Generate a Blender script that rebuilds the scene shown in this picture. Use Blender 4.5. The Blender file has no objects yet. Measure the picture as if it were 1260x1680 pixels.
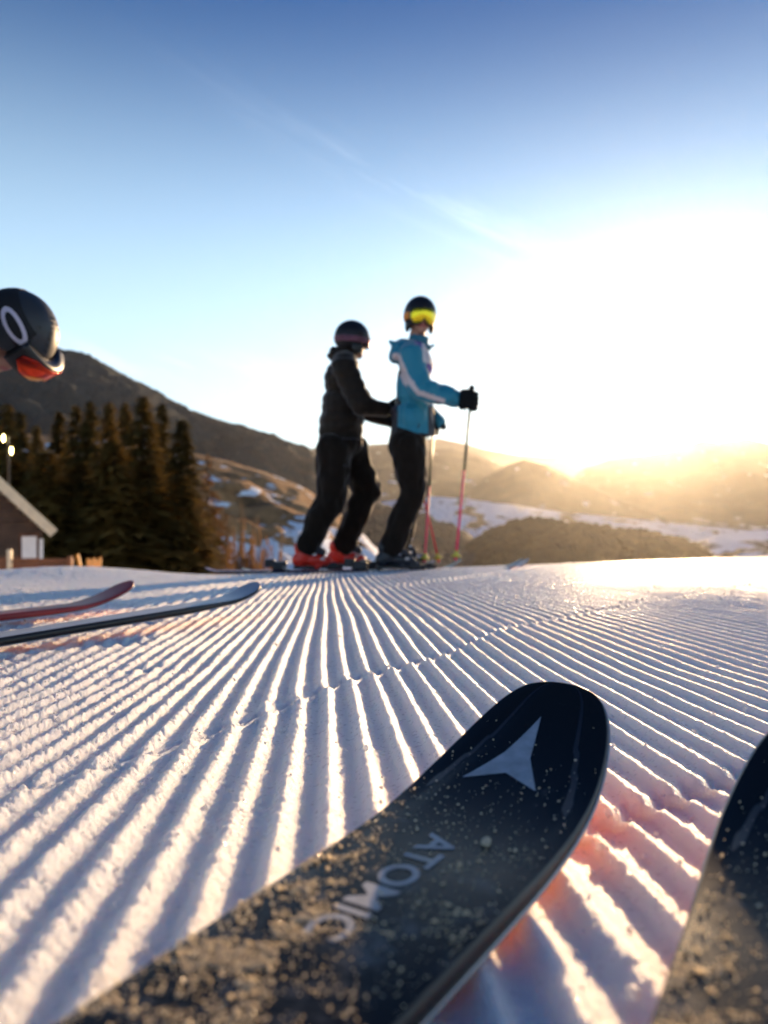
import bpy, bmesh, math, random
import numpy as np
from mathutils import Vector, Matrix, Euler
R = math.radians
rnd = random.Random(7)
scene = bpy.context.scene
COL = scene.collection

# ------------------------------------------------------------------ camera
F = 1307.0                                   # focal length in photograph pixels
CAMZ = 0.2
cam_d = bpy.data.cameras.new('camera')
cam = bpy.data.objects.new('camera', cam_d); COL.objects.link(cam)
cam.location = (0, 0, CAMZ); cam.rotation_euler = (R(90), 0, 0)
cam_d.sensor_fit = 'VERTICAL'; cam_d.sensor_height = 36; cam_d.sensor_width = 27
cam_d.lens = 28; cam_d.clip_start = 0.02; cam_d.clip_end = 60000
cam_d.dof.use_dof = True; cam_d.dof.focus_distance = 0.92; cam_d.dof.aperture_fstop = 5.2
cam_d.dof.aperture_blades = 0
scene.camera = cam

def at(x, y, d):                             # a point of the place from its bearing and distance
    return Vector(((x - 630) / F * d, d, CAMZ + (840 - y) / F * d))

# ------------------------------------------------------------------ world, sun
SUN_AZ, SUN_EL = R(20.3), R(6.4)
SUN_DIR = Vector((math.sin(SUN_AZ) * math.cos(SUN_EL), math.cos(SUN_AZ) * math.cos(SUN_EL), math.sin(SUN_EL)))
world = bpy.data.worlds.new('World'); scene.world = world; world.use_nodes = True
wn, wl = world.node_tree.nodes, world.node_tree.links
wn.clear()
w_out = wn.new('ShaderNodeOutputWorld'); w_bg = wn.new('ShaderNodeBackground')
sky = wn.new('ShaderNodeTexSky'); sky.sky_type = 'NISHITA'; sky.sun_disc = False
sky.sun_elevation = SUN_EL; sky.sun_rotation = SUN_AZ
sky.air_density = 1.0; sky.dust_density = 0.2; sky.ozone_density = 8.0; sky.altitude = 900
w_bg.inputs['Strength'].default_value = 0.052
def wmath(op, a, b=None, c=None, clamp=False):
    n = wn.new('ShaderNodeMath'); n.operation = op; n.use_clamp = clamp
    for i, v in enumerate((a, b, c)):
        if v is None: continue
        if isinstance(v, (int, float)): n.inputs[i].default_value = v
        else: wl.new(v, n.inputs[i])
    return n.outputs[0]
tc = wn.new('ShaderNodeTexCoord')
dotn = wn.new('ShaderNodeVectorMath'); dotn.operation = 'DOT_PRODUCT'
nrm = wn.new('ShaderNodeVectorMath'); nrm.operation = 'NORMALIZE'
wl.new(tc.outputs['Generated'], nrm.inputs[0])
wl.new(nrm.outputs[0], dotn.inputs[0]); dotn.inputs[1].default_value = SUN_DIR
ang = wmath('MULTIPLY', wmath('ARCCOSINE', wmath('MINIMUM', dotn.outputs['Value'], 0.99999)), 57.2958)
g1 = wmath('POWER', 2.718, wmath('MULTIPLY', ang, -1 / 1.8))
g2 = wmath('POWER', 2.718, wmath('MULTIPLY', ang, -1 / 9.0))
g3 = wmath('POWER', 2.718, wmath('MULTIPLY', ang, -1 / 24.0))
glow = wn.new('ShaderNodeVectorMath'); glow.operation = 'SCALE'; glow.inputs[0].default_value = (1.0, 0.78, 0.48)
wl.new(wmath('ADD', wmath('MULTIPLY', g1, 450.0), wmath('MULTIPLY', g2, 0.4)), glow.inputs['Scale'])
sep = wn.new('ShaderNodeSeparateXYZ'); wl.new(nrm.outputs[0], sep.inputs[0])
az_ = wmath('ARCTAN2', sep.outputs['X'], sep.outputs['Y']); el_ = wmath('ARCSINE', sep.outputs['Z'])
eld = wmath('MULTIPLY', wmath('MAXIMUM', el_, 0.0), 57.2958)
pale = wn.new('ShaderNodeVectorMath'); pale.operation = 'SCALE'; pale.inputs[0].default_value = (4.6, 6.0, 5.6)   # pale band of haze above the horizon
wl.new(wmath('MULTIPLY', wmath('POWER', 2.718, wmath('MULTIPLY', wmath('POWER', wmath('MULTIPLY', eld, 1 / 25.6), 3.7), -1.0)), wmath('ADD', 0.80, wmath('MULTIPLY', g3, 0.55))), pale.inputs['Scale'])
warm = wn.new('ShaderNodeVectorMath'); warm.operation = 'SCALE'; warm.inputs[0].default_value = (3.6, 2.2, 0.1)
wl.new(wmath('MULTIPLY', wmath('POWER', 2.718, wmath('MULTIPLY', wmath('POWER', wmath('MULTIPLY', eld, 1 / 12.0), 2.0), -1.0)), wmath('ADD', 0.5, wmath('MULTIPLY', g3, 1.3))), warm.inputs['Scale'])
glow3 = wn.new('ShaderNodeVectorMath'); glow3.operation = 'ADD'
wl.new(pale.outputs[0], glow3.inputs[0]); wl.new(warm.outputs[0], glow3.inputs[1])
addv = wn.new('ShaderNodeVectorMath'); addv.operation = 'ADD'
wl.new(glow.outputs[0], addv.inputs[0]); wl.new(glow3.outputs[0], addv.inputs[1])
# thin cirrus: long streaks running down to the right
comb = wn.new('ShaderNodeCombineXYZ'); wl.new(az_, comb.inputs['X']); wl.new(el_, comb.inputs['Y'])
mp = wn.new('ShaderNodeMapping'); mp.vector_type = 'TEXTURE'; mp.inputs['Rotation'].default_value = (0, 0, R(-24))
mp.inputs['Scale'].default_value = (0.35, 0.035, 1)
wl.new(comb.outputs[0], mp.inputs['Vector'])
cn = wn.new('ShaderNodeTexNoise'); cn.inputs['Scale'].default_value = 1.0; cn.inputs['Detail'].default_value = 6
cn.inputs['Roughness'].default_value = 0.62; cn.inputs['Distortion'].default_value = 0.6
wl.new(mp.outputs[0], cn.inputs['Vector'])
# one band of cirrus along a line in azimuth / elevation
line = wmath('SUBTRACT', el_, wmath('SUBTRACT', 0.394, wmath('MULTIPLY', az_, 0.436)))
lb = wmath('POWER', 2.718, wmath('MULTIPLY', wmath('MULTIPLY', line, line), -1800.0))
lowb = wmath('POWER', 2.718, wmath('MULTIPLY', wmath('POWER', wmath('ABSOLUTE', wmath('SUBTRACT', wmath('ADD', el_, wmath('MULTIPLY', az_, 0.04)), 0.165)), 2.0), -3500.0))
rp = wn.new('ShaderNodeMapRange'); rp.inputs['From Min'].default_value = 0.46; rp.inputs['From Max'].default_value = 0.8
wl.new(cn.outputs['Fac'], rp.inputs['Value'])
cir = wmath('MULTIPLY', rp.outputs[0], wmath('ADD', wmath('MULTIPLY', wmath('MULTIPLY', lb, wmath('POWER', 2.718, wmath('MULTIPLY', wmath('POWER', wmath('ABSOLUTE', wmath('SUBTRACT', az_, 0.11)), 2.0), -22.0))), 0.42), wmath('ADD', wmath('MULTIPLY', lowb, 0.4), 0.0)))
cl = wn.new('ShaderNodeVectorMath'); cl.operation = 'SCALE'; cl.inputs[0].default_value = (6.5, 6.3, 6.0)
wl.new(cir, cl.inputs['Scale'])
addc = wn.new('ShaderNodeVectorMath'); addc.operation = 'ADD'
wl.new(addv.outputs[0], addc.inputs[0]); wl.new(cl.outputs[0], addc.inputs[1])
adds = wn.new('ShaderNodeVectorMath'); adds.operation = 'ADD'
tint = wn.new('ShaderNodeVectorMath'); tint.operation = 'MULTIPLY'; tint.inputs[1].default_value = (0.25, 1.12, 1.05)
wl.new(sky.outputs[0], tint.inputs[0]); wl.new(tint.outputs[0], adds.inputs[0]); wl.new(addc.outputs[0], adds.inputs[1])
wl.new(adds.outputs[0], w_bg.inputs['Color']); wl.new(w_bg.outputs[0], w_out.inputs[0])

sun_d = bpy.data.lights.new('sun', 'SUN'); sun_d.energy = 3.0; sun_d.angle = R(0.5); sun_d.color = (1.0, 0.66, 0.36)
sun = bpy.data.objects.new('sun', sun_d); COL.objects.link(sun)
sun.rotation_euler = SUN_DIR.to_track_quat('Z', 'Y').to_euler()

vs = scene.view_settings
scene.display_settings.display_device = 'sRGB'
vs.view_transform = 'Standard'; vs.look = 'None'; vs.gamma = 1.0; vs.use_curve_mapping = False
vs.exposure = 1.5
cy = scene.cycles
cy.use_denoising = True; cy.use_adaptive_sampling = True; cy.adaptive_threshold = 0.02; cy.max_bounces = 8; cy.volume_bounces = 0; cy.diffuse_bounces = 6; cy.transparent_max_bounces = 8
cy.volume_step_rate = 1.0; cy.sample_clamp_indirect = 6.0; cy.sample_clamp_direct = 0

# ------------------------------------------------------------------ noise
def _hash(ix, iy, iz, seed):
    h = (ix.astype(np.int64) * 374761393 + iy.astype(np.int64) * 668265263 + iz.astype(np.int64) * 2147483647 // 3 + seed * 974711) & 0xffffffff
    h = ((h ^ (h >> 13)) * 1274126177) & 0xffffffff
    h = ((h ^ (h >> 16)) * 2246822519) & 0xffffffff
    return ((h ^ (h >> 15)) & 0xffffff) / float(0xffffff)
def vnoise(x, y, z=None, seed=0):
    x = np.asarray(x, float); y = np.asarray(y, float)
    xi, yi = np.floor(x), np.floor(y); fx, fy = x - xi, y - yi
    fx = fx * fx * (3 - 2 * fx); fy = fy * fy * (3 - 2 * fy)
    if z is None:
        zi = np.zeros_like(xi)
        a = _hash(xi, yi, zi, seed); b = _hash(xi + 1, yi, zi, seed); c = _hash(xi, yi + 1, zi, seed); d = _hash(xi + 1, yi + 1, zi, seed)
        return (a * (1 - fx) + b * fx) * (1 - fy) + (c * (1 - fx) + d * fx) * fy
    z = np.asarray(z, float); zi = np.floor(z); fz = z - zi; fz = fz * fz * (3 - 2 * fz)
    def pl(k):
        a = _hash(xi, yi, zi + k, seed); b = _hash(xi + 1, yi, zi + k, seed); c = _hash(xi, yi + 1, zi + k, seed); d = _hash(xi + 1, yi + 1, zi + k, seed)
        return (a * (1 - fx) + b * fx) * (1 - fy) + (c * (1 - fx) + d * fx) * fy
    return pl(0) * (1 - fz) + pl(1) * fz
def fbm(x, y, octv=4, seed=0, gain=0.5):
    s = 0; a = 1; t = 0
    for o in range(octv):
        s = s + a * vnoise(x * 2 ** o + 17.3 * o, y * 2 ** o + 9.1 * o, None, seed + o); t += a; a *= gain
    return s / t - 0.5
def sst(x, a, b):
    t = np.clip((x - a) / (b - a), 0, 1); return t * t * (3 - 2 * t)

# ------------------------------------------------------------------ object helpers
def tag(o, label=None, cat=None, group=None, kind=None):
    if label: o['label'] = label
    if cat: o['category'] = cat
    if group: o['group'] = group
    if kind: o['kind'] = kind
    return o
def link(name, me, mat=None, parent=None):
    o = bpy.data.objects.new(name, me); COL.objects.link(o)
    if mat is not None and me is not None and len(me.materials) == 0: me.materials.append(mat)
    if parent is not None: o.parent = parent
    return o
def empty(name, loc=(0, 0, 0), rz=0.0):
    o = bpy.data.objects.new(name, None); COL.objects.link(o)
    o.location = loc; o.rotation_euler = (0, 0, rz); o.empty_display_size = 0.1
    return o
def mesh_np(name, V, Q, smooth=True):
    V = np.asarray(V, np.float32); Q = np.asarray(Q, np.int32); k = Q.shape[1]
    me = bpy.data.meshes.new(name)
    me.vertices.add(len(V)); me.vertices.foreach_set('co', V.ravel())
    me.loops.add(Q.size); me.loops.foreach_set('vertex_index', Q.ravel())
    me.polygons.add(len(Q)); me.polygons.foreach_set('loop_start', np.arange(0, Q.size, k, dtype=np.int32))
    me.polygons.foreach_set('use_smooth', np.full(len(Q), smooth)); me.update(calc_edges=True)
    return me
def grid_faces(ny, nx, wrap=False):
    i = np.arange(ny - 1)[:, None]; j = np.arange(nx if wrap else nx - 1)[None]
    a = i * nx + j; b = i * nx + (j + 1) % nx; c = (i + 1) * nx + (j + 1) % nx; d = (i + 1) * nx + j
    return np.stack([a, b, c, d], -1).reshape(-1, 4)
def box(bm, x0, x1, y0, y1, z0, z1, mtx=None, bevel=0.0):
    r = bmesh.ops.create_cube(bm, size=1.0)
    vs_ = r['verts']
    for v in vs_:
        v.co = Vector(((x0 + x1) / 2 + v.co.x * (x1 - x0), (y0 + y1) / 2 + v.co.y * (y1 - y0), (z0 + z1) / 2 + v.co.z * (z1 - z0)))
    if bevel:
        es = list({e for v in vs_ for e in v.link_edges})
        bmesh.ops.bevel(bm, geom=es, offset=bevel, segments=2, affect='EDGES', profile=0.5)
        vs_ = None
    if mtx is not None and not bevel:
        bmesh.ops.transform(bm, matrix=mtx, verts=vs_)
    return vs_
def cone(bm, p0, p1, r0, r1, seg=12, caps=True):
    p0, p1 = Vector(p0), Vector(p1); d = p1 - p0
    m = Matrix.Translation((p0 + p1) / 2) @ d.to_track_quat('Z', 'Y').to_matrix().to_4x4()
    return bmesh.ops.create_cone(bm, cap_ends=caps, cap_tris=False, segments=seg, radius1=r0, radius2=r1, depth=d.length, matrix=m)['verts']
def ball(bm, c, r, rot=None, u=16, v=10):
    if isinstance(r, (int, float)): r = (r, r, r)
    m = Matrix.Translation(Vector(c)) @ (rot.to_4x4() if rot is not None else Matrix()) @ Matrix.Diagonal((*r, 1))
    return bmesh.ops.create_uvsphere(bm, u_segments=u, v_segments=v, radius=1.0, matrix=m)['verts']
def limb(bm, *pr):                           # tapered chain of (point, radius)
    for k, (p, r) in enumerate(pr):
        ball(bm, p, r)
        if k: cone(bm, pr[k - 1][0], p, pr[k - 1][1], r, 16)
def fin(bm, name, mat=None, parent=None, smooth=False):
    me = bpy.data.meshes.new(name); bm.to_mesh(me); bm.free()
    if smooth: me.polygons.foreach_set('use_smooth', [True] * len(me.polygons))
    return link(name, me, mat, parent)
def blob(bm, name, mat, parent, voxel=0.01, smooth=3, fn=None, clip=None):
    """union of overlapping shapes remeshed into one continuous skin"""
    me = bpy.data.meshes.new(name); bm.to_mesh(me); bm.free()
    o = bpy.data.objects.new(name + '_tmp', me); COL.objects.link(o)
    m = o.modifiers.new('r', 'REMESH'); m.mode = 'VOXEL'; m.voxel_size = voxel; m.use_smooth_shade = True
    if smooth:
        s = o.modifiers.new('s', 'SMOOTH'); s.factor = 0.5; s.iterations = smooth
    dg = bpy.context.evaluated_depsgraph_get(); dg.update()
    m2 = bpy.data.meshes.new_from_object(o.evaluated_get(dg))
    bpy.data.objects.remove(o); bpy.data.meshes.remove(me)
    m2.name = name; m2.materials.clear()
    n = len(m2.vertices); co = np.empty(n * 3, np.float32); m2.vertices.foreach_get('co', co); co = co.reshape(-1, 3)
    no = np.empty(n * 3, np.float32); m2.vertices.foreach_get('normal', no); no = no.reshape(-1, 3)
    if fn is not None:
        co = fn(co, no); m2.vertices.foreach_set('co', np.ascontiguousarray(co, np.float32).ravel())
    if clip is not None:
        keepv = clip(co)
        b2 = bmesh.new(); b2.from_mesh(m2); b2.verts.ensure_lookup_table()
        bmesh.ops.delete(b2, geom=[b2.verts[i] for i in np.nonzero(~keepv)[0]], context='VERTS')
        b2.to_mesh(m2); b2.free()
    m2.polygons.foreach_set('use_smooth', [True] * len(m2.polygons)); m2.update()
    return link(name, m2, mat, parent)
def paint(o, fn, name='col'):                # per-vertex cloth panel colour
    me = o.data; n = len(me.vertices); co = np.empty(n * 3, np.float32); me.vertices.foreach_get('co', co)
    c = np.ones((n, 4), np.float32); c[:, :3] = fn(co.reshape(-1, 3))
    at_ = me.color_attributes.new(name, 'FLOAT_COLOR', 'POINT'); at_.data.foreach_set('color', c.ravel())

# ------------------------------------------------------------------ materials
def nodes(m): return m.node_tree.nodes, m.node_tree.links
def mat(name, col, rough=0.6, metal=0.0, spec=0.5, var=0.0, vscale=20.0, bump=0.0, bscale=80.0, coat=0.0, emit=None, vcol=False, detail=5):
    m = bpy.data.materials.new(name); m.use_nodes = True
    n, l = nodes(m); b = n['Principled BSDF']
    b.inputs['Base Color'].default_value = (*col, 1); b.inputs['Roughness'].default_value = rough
    b.inputs['Metallic'].default_value = metal; b.inputs['Specular IOR Level'].default_value = spec
    b.inputs['Coat Weight'].default_value = coat
    t = n.new('ShaderNodeTexCoord')
    src = None
    if vcol:
        a = n.new('ShaderNodeAttribute'); a.attribute_name = 'col'; src = a.outputs['Color']; l.new(src, b.inputs['Base Color'])
    if var:
        ns = n.new('ShaderNodeTexNoise'); ns.inputs['Scale'].default_value = vscale; ns.inputs['Detail'].default_value = detail
        l.new(t.outputs['Object'], ns.inputs['Vector'])
        mr = n.new('ShaderNodeMapRange'); mr.inputs['From Min'].default_value = 0.25; mr.inputs['From Max'].default_value = 0.75
        mr.inputs['To Min'].default_value = 1 - var; mr.inputs['To Max'].default_value = 1 + var
        l.new(ns.outputs['Fac'], mr.inputs['Value'])
        mx = n.new('ShaderNodeVectorMath'); mx.operation = 'SCALE'
        if src is not None: l.new(src, mx.inputs[0])
        else: mx.inputs[0].default_value = col
        l.new(mr.outputs[0], mx.inputs['Scale']); l.new(mx.outputs[0], b.inputs['Base Color'])
    if bump:
        nb = n.new('ShaderNodeTexNoise'); nb.inputs['Scale'].default_value = bscale; nb.inputs['Detail'].default_value = 4
        l.new(t.outputs['Object'], nb.inputs['Vector'])
        bp = n.new('ShaderNodeBump'); bp.inputs['Strength'].default_value = bump; bp.inputs['Distance'].default_value = 0.004
        l.new(nb.outputs['Fac'], bp.inputs['Height']); l.new(bp.outputs[0], b.inputs['Normal'])
    if emit:
        b.inputs['Emission Color'].default_value = (*emit[0], 1); b.inputs['Emission Strength'].default_value = emit[1]
    return m

def snow_mat(name, micro=True, sss=0.8):
    m = bpy.data.materials.new(name); m.use_nodes = True
    n, l = nodes(m); b = n['Principled BSDF']
    b.inputs['Base Color'].default_value = (0.955, 0.945, 0.935, 1)
    b.inputs['Roughness'].default_value = 0.6; b.inputs['Specular IOR Level'].default_value = 0.22
    if sss:
        b.inputs['Subsurface Weight'].default_value = sss
        b.inputs['Subsurface Radius'].default_value = (1.0, 0.85, 0.7); b.inputs['Subsurface Scale'].default_value = 0.022
        b.inputs['Subsurface Anisotropy'].default_value = 0.5
    if micro:
        t = n.new('ShaderNodeTexCoord')
        a = n.new('ShaderNodeTexNoise'); a.inputs['Scale'].default_value = 420; a.inputs['Detail'].default_value = 5; a.inputs['Roughness'].default_value = 0.7
        l.new(t.outputs['Object'], a.inputs['Vector'])
        v = n.new('ShaderNodeTexVoronoi'); v.inputs['Scale'].default_value = 900
        l.new(t.outputs['Object'], v.inputs['Vector'])
        ad = n.new('ShaderNodeMath'); ad.operation = 'ADD'
        l.new(a.outputs['Fac'], ad.inputs[0]); l.new(v.outputs['Distance'], ad.inputs[1])
        bp = n.new('ShaderNodeBump'); bp.inputs['Strength'].default_value = 0.75; bp.inputs['Distance'].default_value = 0.0012
        l.new(ad.outputs[0], bp.inputs['Height']); l.new(bp.outputs[0], b.inputs['Normal'])
        # sparse crystals: a few cells are smooth mirrors of ice
        v2 = n.new('ShaderNodeTexVoronoi'); v2.inputs['Scale'].default_value = 330; l.new(t.outputs['Object'], v2.inputs['Vector'])
        sp = n.new('ShaderNodeSeparateColor'); l.new(v2.outputs['Color'], sp.inputs[0])
        gt = n.new('ShaderNodeMath'); gt.operation = 'GREATER_THAN'; gt.inputs[1].default_value = 0.93; l.new(sp.outputs[0], gt.inputs[0])
        rr = n.new('ShaderNodeMapRange'); rr.inputs['To Min'].default_value = 0.5; rr.inputs['To Max'].default_value = 0.12
        l.new(gt.outputs[0], rr.inputs['Value']); l.new(rr.outputs[0], b.inputs['Roughness'])
    return m

# ------------------------------------------------------------------ the piste
SEAM_X = [-1.2, -.30, -.225, -.133, -.046, .13, .258, .80, 2.2, 6]
SEAM_Y = [.12, .68, .816, 1.0, 1.225, 1.51, 1.825, 2.56, 4.2, 7]
YT = [-6, 0, .9, 2.365, 3.97, 5.4, 12]; ZT = [.3, 0, -.0447, -.088, -.143, -.19, -.44]
yy = np.linspace(-6, 12, 1801); zz = np.interp(yy, YT, ZT); ker = np.hanning(91); ker /= ker.sum()
zz = np.concatenate([zz[:45], np.convolve(zz, ker, 'valid'), zz[-45:]])
def ground(X, Y):
    """smooth piste surface"""
    z = np.interp(Y, yy, zz)
    z = z + .024 * np.clip(X, -1.0, 6) * sst(Y, 2.2, 6.0) - .012 * np.clip(-X - 0.5, 0, 3) * sst(Y, 3, 5.5)
    yc = 5.15 + .34 * np.clip(X, -0.2, 6) + .10 * np.clip(X, -6, 0)
    d = np.clip(Y - yc, 0, None)
    dd = np.minimum(d, 6.0)
    z = z - .055 * dd ** 2 / (1 + .14 * dd) - .20 * np.clip(d - 6.0, 0, None)
    # wind-packed bank beyond the skis on the left
    z = z + .075 * np.exp(-((X + 2.0) / .62) ** 2 - ((Y - 5.0) / .75) ** 2)
    z = z + .02 * np.exp(-((X + 2.9) / .5) ** 2 - ((Y - 4.8) / .6) ** 2)
    return z
def track(X, Y):
    c = .15 * sst(-X, .12, .55)
    ys = np.interp(X, SEAM_X, SEAM_Y)
    bend = c * np.clip(Y - ys, 0, .6)
    return X + .0805 * Y - bend + .004 * np.sin(Y * 1.7 + 1) + 0.002 * np.sin(Y * 5.1)
def piste(X, Y, fine=None):
    z = ground(X, Y)
    S = .0358
    ys = np.interp(X, SEAM_X, SEAM_Y)
    u = track(X, Y)
    ph0 = u / S * 2 * np.pi
    # seam: the next pass starts with a jagged lip and its combs are out of step
    jag = .018 * np.cos(ph0 + .8) + .02 * (vnoise(X * 9, Y * 0 + 3.3, None, 5) - .5)
    q = (Y - ys - jag) * .62
    beyond = sst(q, -.003, .003)
    # short step between the two near skis
    qs = (Y - (.455 + .83 * X)) ; step2 = sst(X, .10, .14) * (1 - sst(X, .52, .6))
    jag2 = .012 * np.cos(ph0)
    near = sst(-(qs - jag2), -.004, .004) * step2
    ph = ph0 - 1.7 + beyond * 1.5 * sst(X, -1.2, .1) * (1 - sst(X, .3, 1.0)) - near * 1.9
    # a rounded ridge with a broad trough
    c = .5 + .5 * np.cos(ph + .35 * np.sin(ph))
    prof = c ** 1.25
    wv = vnoise(X * 2.1, Y * 1.7, None, 21)
    amp = .0086 * (.74 + .42 * wv + .22 * (vnoise(u / S, Y * 6, None, 71) - .5))
    left_mess = sst(-X - .18 * Y, .10, .55) * sst(Y, .75, 1.3) * (1 - .6 * sst(Y, 2.4, 4))
    amp = amp * (1 - .42 * left_mess) * (1 - .14 * sst(-X, .1, .6))
    fade = 1 - .93 * sst(-X, .72 + .0 * Y, 1.15) * sst(Y, 2.3, 3.0)
    right_far = 1 - .38 * sst(Y, 1.9, 4.4) * sst(X, .1, 1.2)
    amp = amp * fade * right_far
    if fine is not None: amp = amp * fine
    z = z + amp * prof - .004
    rough = .5 + .5 * sst(prof, .15, .7)                # ridges crumble, troughs stay polished
    side = .24 + .70 * sst(-X + .25 * (Y - .9), -.35, .35) # crisper combs towards the right
    n1 = fbm(X * 170, Y * 150, 3, 3, .6)
    b1 = np.abs(fbm(X * 85 + 2 * n1, Y * 75, 3, 9, .6)) * 2                  # clotted grains
    b2 = np.abs(fbm(X * 34, Y * 28, 3, 10)) * 2
    z = z + rough * side * (.0045 * n1 + .0038 * (.3 - b1) + .0026 * (.3 - b2) + .003 * fbm(X * 330, Y * 300, 2, 61)) + .00025 * fbm(X * 260, Y * 260, 2, 31)
    z = z + left_mess * (.014 * np.clip(fbm(X * 22, Y * 16, 3, 13) + .04, -.05, .4) + .006 * fbm(X * 70, Y * 60, 3, 15))
    # seam trough and lip
    sw = .72 - .4 * sst(X, .2, .9)
    z = z - sw * .0065 * np.exp(-(q / .008) ** 2) + sw * .0030 * np.exp(-((q + .014) / .009) ** 2)
    z = z - near * .0015 * 1 - step2 * .005 * np.exp(-((qs - jag2 - .008) / .010) ** 2)
    z = z - near * .004 * np.exp(-np.clip(-(qs - jag2), 0, 9) / .25)
    # second pass mark further out, polished band
    q2 = (Y - (3.45 + 1.9 * X)) * .5
    z = z - .006 * np.exp(-(q2 / .03) ** 2) * sst(Y, 1.9, 2.4) + .004 * np.exp(-((q2 + .05) / .03) ** 2) * sst(Y, 1.9, 2.4)
    q3 = (Y - (2.15 + .25 * (X + .45))) ; m3 = np.exp(-((X + .55) / .3) ** 4)
    z = z - m3 * .006 * np.exp(-((q3 + .02 * np.cos(ph0)) / .022) ** 2)
    # scuffs on the left
    for (sx, sy, sw_, sd) in ((-.555, 1.62, .07, .012), (-.60, 2.0, .06, .009), (-.40, 1.30, .05, .005), (-.62, 1.22, .04, .006)):
        dx = (X - sx); dy = (Y - sy) - .35 * dx
        z = z - sd * np.exp(-(dx / sw_) ** 2 - (dy / (.25 * sw_ + .006)) ** 2) + .5 * sd * np.exp(-(dx / sw_) ** 2 - ((dy - .035) / .02) ** 2)
    z = z + .006 * fbm(X * 3.1, Y * 2.3, 3, 41) + .0022 * fbm(X * 14, Y * 9, 3, 43)
    return z

M_snow = snow_mat('groomed_snow')
NR, NI, NO = 840, 860, 90
tI = np.linspace(-1, 1, NI); tO = 1 + (np.linspace(0, 1, NO + 1)[1:] ** 1.3) * 1.6
tt = np.concatenate([-tO[::-1], tI, tO])
Yr = .13 * (8.2 / .13) ** np.linspace(0, 1, NR)
YY, TT = np.meshgrid(Yr, tt, indexing='ij')
XX = TT * (.53 * YY + .06)
spacing = np.maximum(np.gradient(XX, axis=1), 0)
finew = 1 - sst(spacing, .013, .022)
ZZ = piste(XX, YY, finew)
me = mesh_np('snow_slope', np.stack([XX, YY, ZZ], -1).reshape(-1, 3), grid_faces(NR, len(tt)))
slope = link('snow_slope', me, M_snow); tag(slope, kind='structure')
# the same groomed surface beside and behind the near wedge
xb = np.linspace(-4.2, 4.2, 640); yb = np.linspace(-2.4, 5.0, 300)
YY, XX = np.meshgrid(yb, xb, indexing='ij')
ZZ = piste(XX, YY, np.ones_like(XX))
half_ = tt[-1] * (.53 * YY + .06)
ins = sst(half_ - np.abs(XX), .03, .10) * sst(YY, .16, .24)
edge_ = np.maximum(sst(np.abs(XX), 3.5, 4.2), np.maximum(sst(-YY, 1.8, 2.4), sst(YY, 4.4, 5.0)))
ZZ = ZZ - .0015 - .05 * ins - .04 * edge_
tag(link('snow_border', mesh_np('snow_border', np.stack([XX, YY, ZZ], -1).reshape(-1, 3), grid_faces(len(yb), len(xb))), M_snow), kind='structure')

M_loose = snow_mat('loose_snow', micro=False, sss=0)
_n, _l = nodes(M_loose); _t = _n.new('ShaderNodeBsdfTranslucent'); _t.inputs['Color'].default_value = (.95, .95, .96, 1); _x = _n.new('ShaderNodeMixShader'); _x.inputs[0].default_value = .55
_l.new(_n['Principled BSDF'].outputs[0], _x.inputs[1]); _l.new(_t.outputs[0], _x.inputs[2]); _l.new(_x.outputs[0], _n['Material Output'].inputs['Surface'])
def clods(n, seed):
    r = np.random.RandomState(seed); ico = bmesh.new(); bmesh.ops.create_icosphere(ico, subdivisions=1, radius=1)
    iv = np.array([v.co[:] for v in ico.verts]); ifc = np.array([[v.index for v in f.verts] for f in ico.faces]); ico.free()
    Y = .3 + 3.2 * r.rand(n * 6) ** 1.5; X = r.uniform(-.62, .62, n * 6) * Y
    seam = np.abs(Y - np.interp(X, SEAM_X, SEAM_Y)); p = .10 + 1.0 * np.exp(-(seam / .035) ** 2) + .5 * sst(-X - .15 * Y, .1, .5) * sst(fbm(X * 7, Y * 5, 2, 4), .0, .15) + .5 * np.exp(-((Y - .455 - .83 * X) / .03) ** 2) * (X > .1)
    k = np.nonzero(r.rand(n * 6) < p)[0][:n]; X, Y = X[k], Y[k]; Z = piste(X, Y)
    sz = r.choice([.001, .0016, .0026, .004], size=len(k), p=[.42, .36, .17, .05]) * r.uniform(.8, 1.2, len(k)) * (.7 + .25 * Y)
    V = iv[None] * sz[:, None, None] * r.uniform(.6, 1.3, (len(k), 12, 1)); V[..., 0] += X[:, None]; V[..., 1] += Y[:, None]; V[..., 2] += (Z + sz * .3)[:, None]
    Q = ifc[None] + 12 * np.arange(len(k))[:, None, None]
    return mesh_np('snow_clods', V.reshape(-1, 3), Q.reshape(-1, 3), True)
tag(link('snow_clods', clods(2400, 4), M_loose), kind='stuff')

# snowfield around and behind, and the hillside falling away beyond the crest
M_snow2 = snow_mat('open_snow', micro=False, sss=0)
def far_ground(X, Y):
    r = np.hypot(X, Y)
    z = ground(np.clip(X, -8, 8), np.clip(Y, -6, 14)) - .05
    z = z - .20 * np.clip(Y - 14, 0, 60) - .10 * np.clip(Y - 74, 0, 1e5) * 1.0
    z = z - .16 * np.clip(np.abs(X) - 8, 0, 40) * .35 + np.clip(-Y - 6, 0, 40) * .1
    return z + .5 * fbm(X * .05, Y * .05, 4, 77) * sst(r, 12, 40)
xs = np.concatenate([-np.geomspace(160, 8, 50), np.linspace(-7.6, 7.6, 60), np.geomspace(8, 160, 50)])
ys_ = np.concatenate([-np.geomspace(60, .3, 40), np.linspace(-.2, 14, 110), np.geomspace(14.3, 130, 60)])
YY, XX = np.meshgrid(ys_, xs, indexing='ij')
ZZ = far_ground(XX, YY)
inside = ((YY > .0) & (YY < 8.1) & (np.abs(XX) < 2.5 * (.53 * YY + .06))) | ((np.abs(XX) < 4.0) & (YY > -2.2) & (YY < 4.8))
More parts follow.
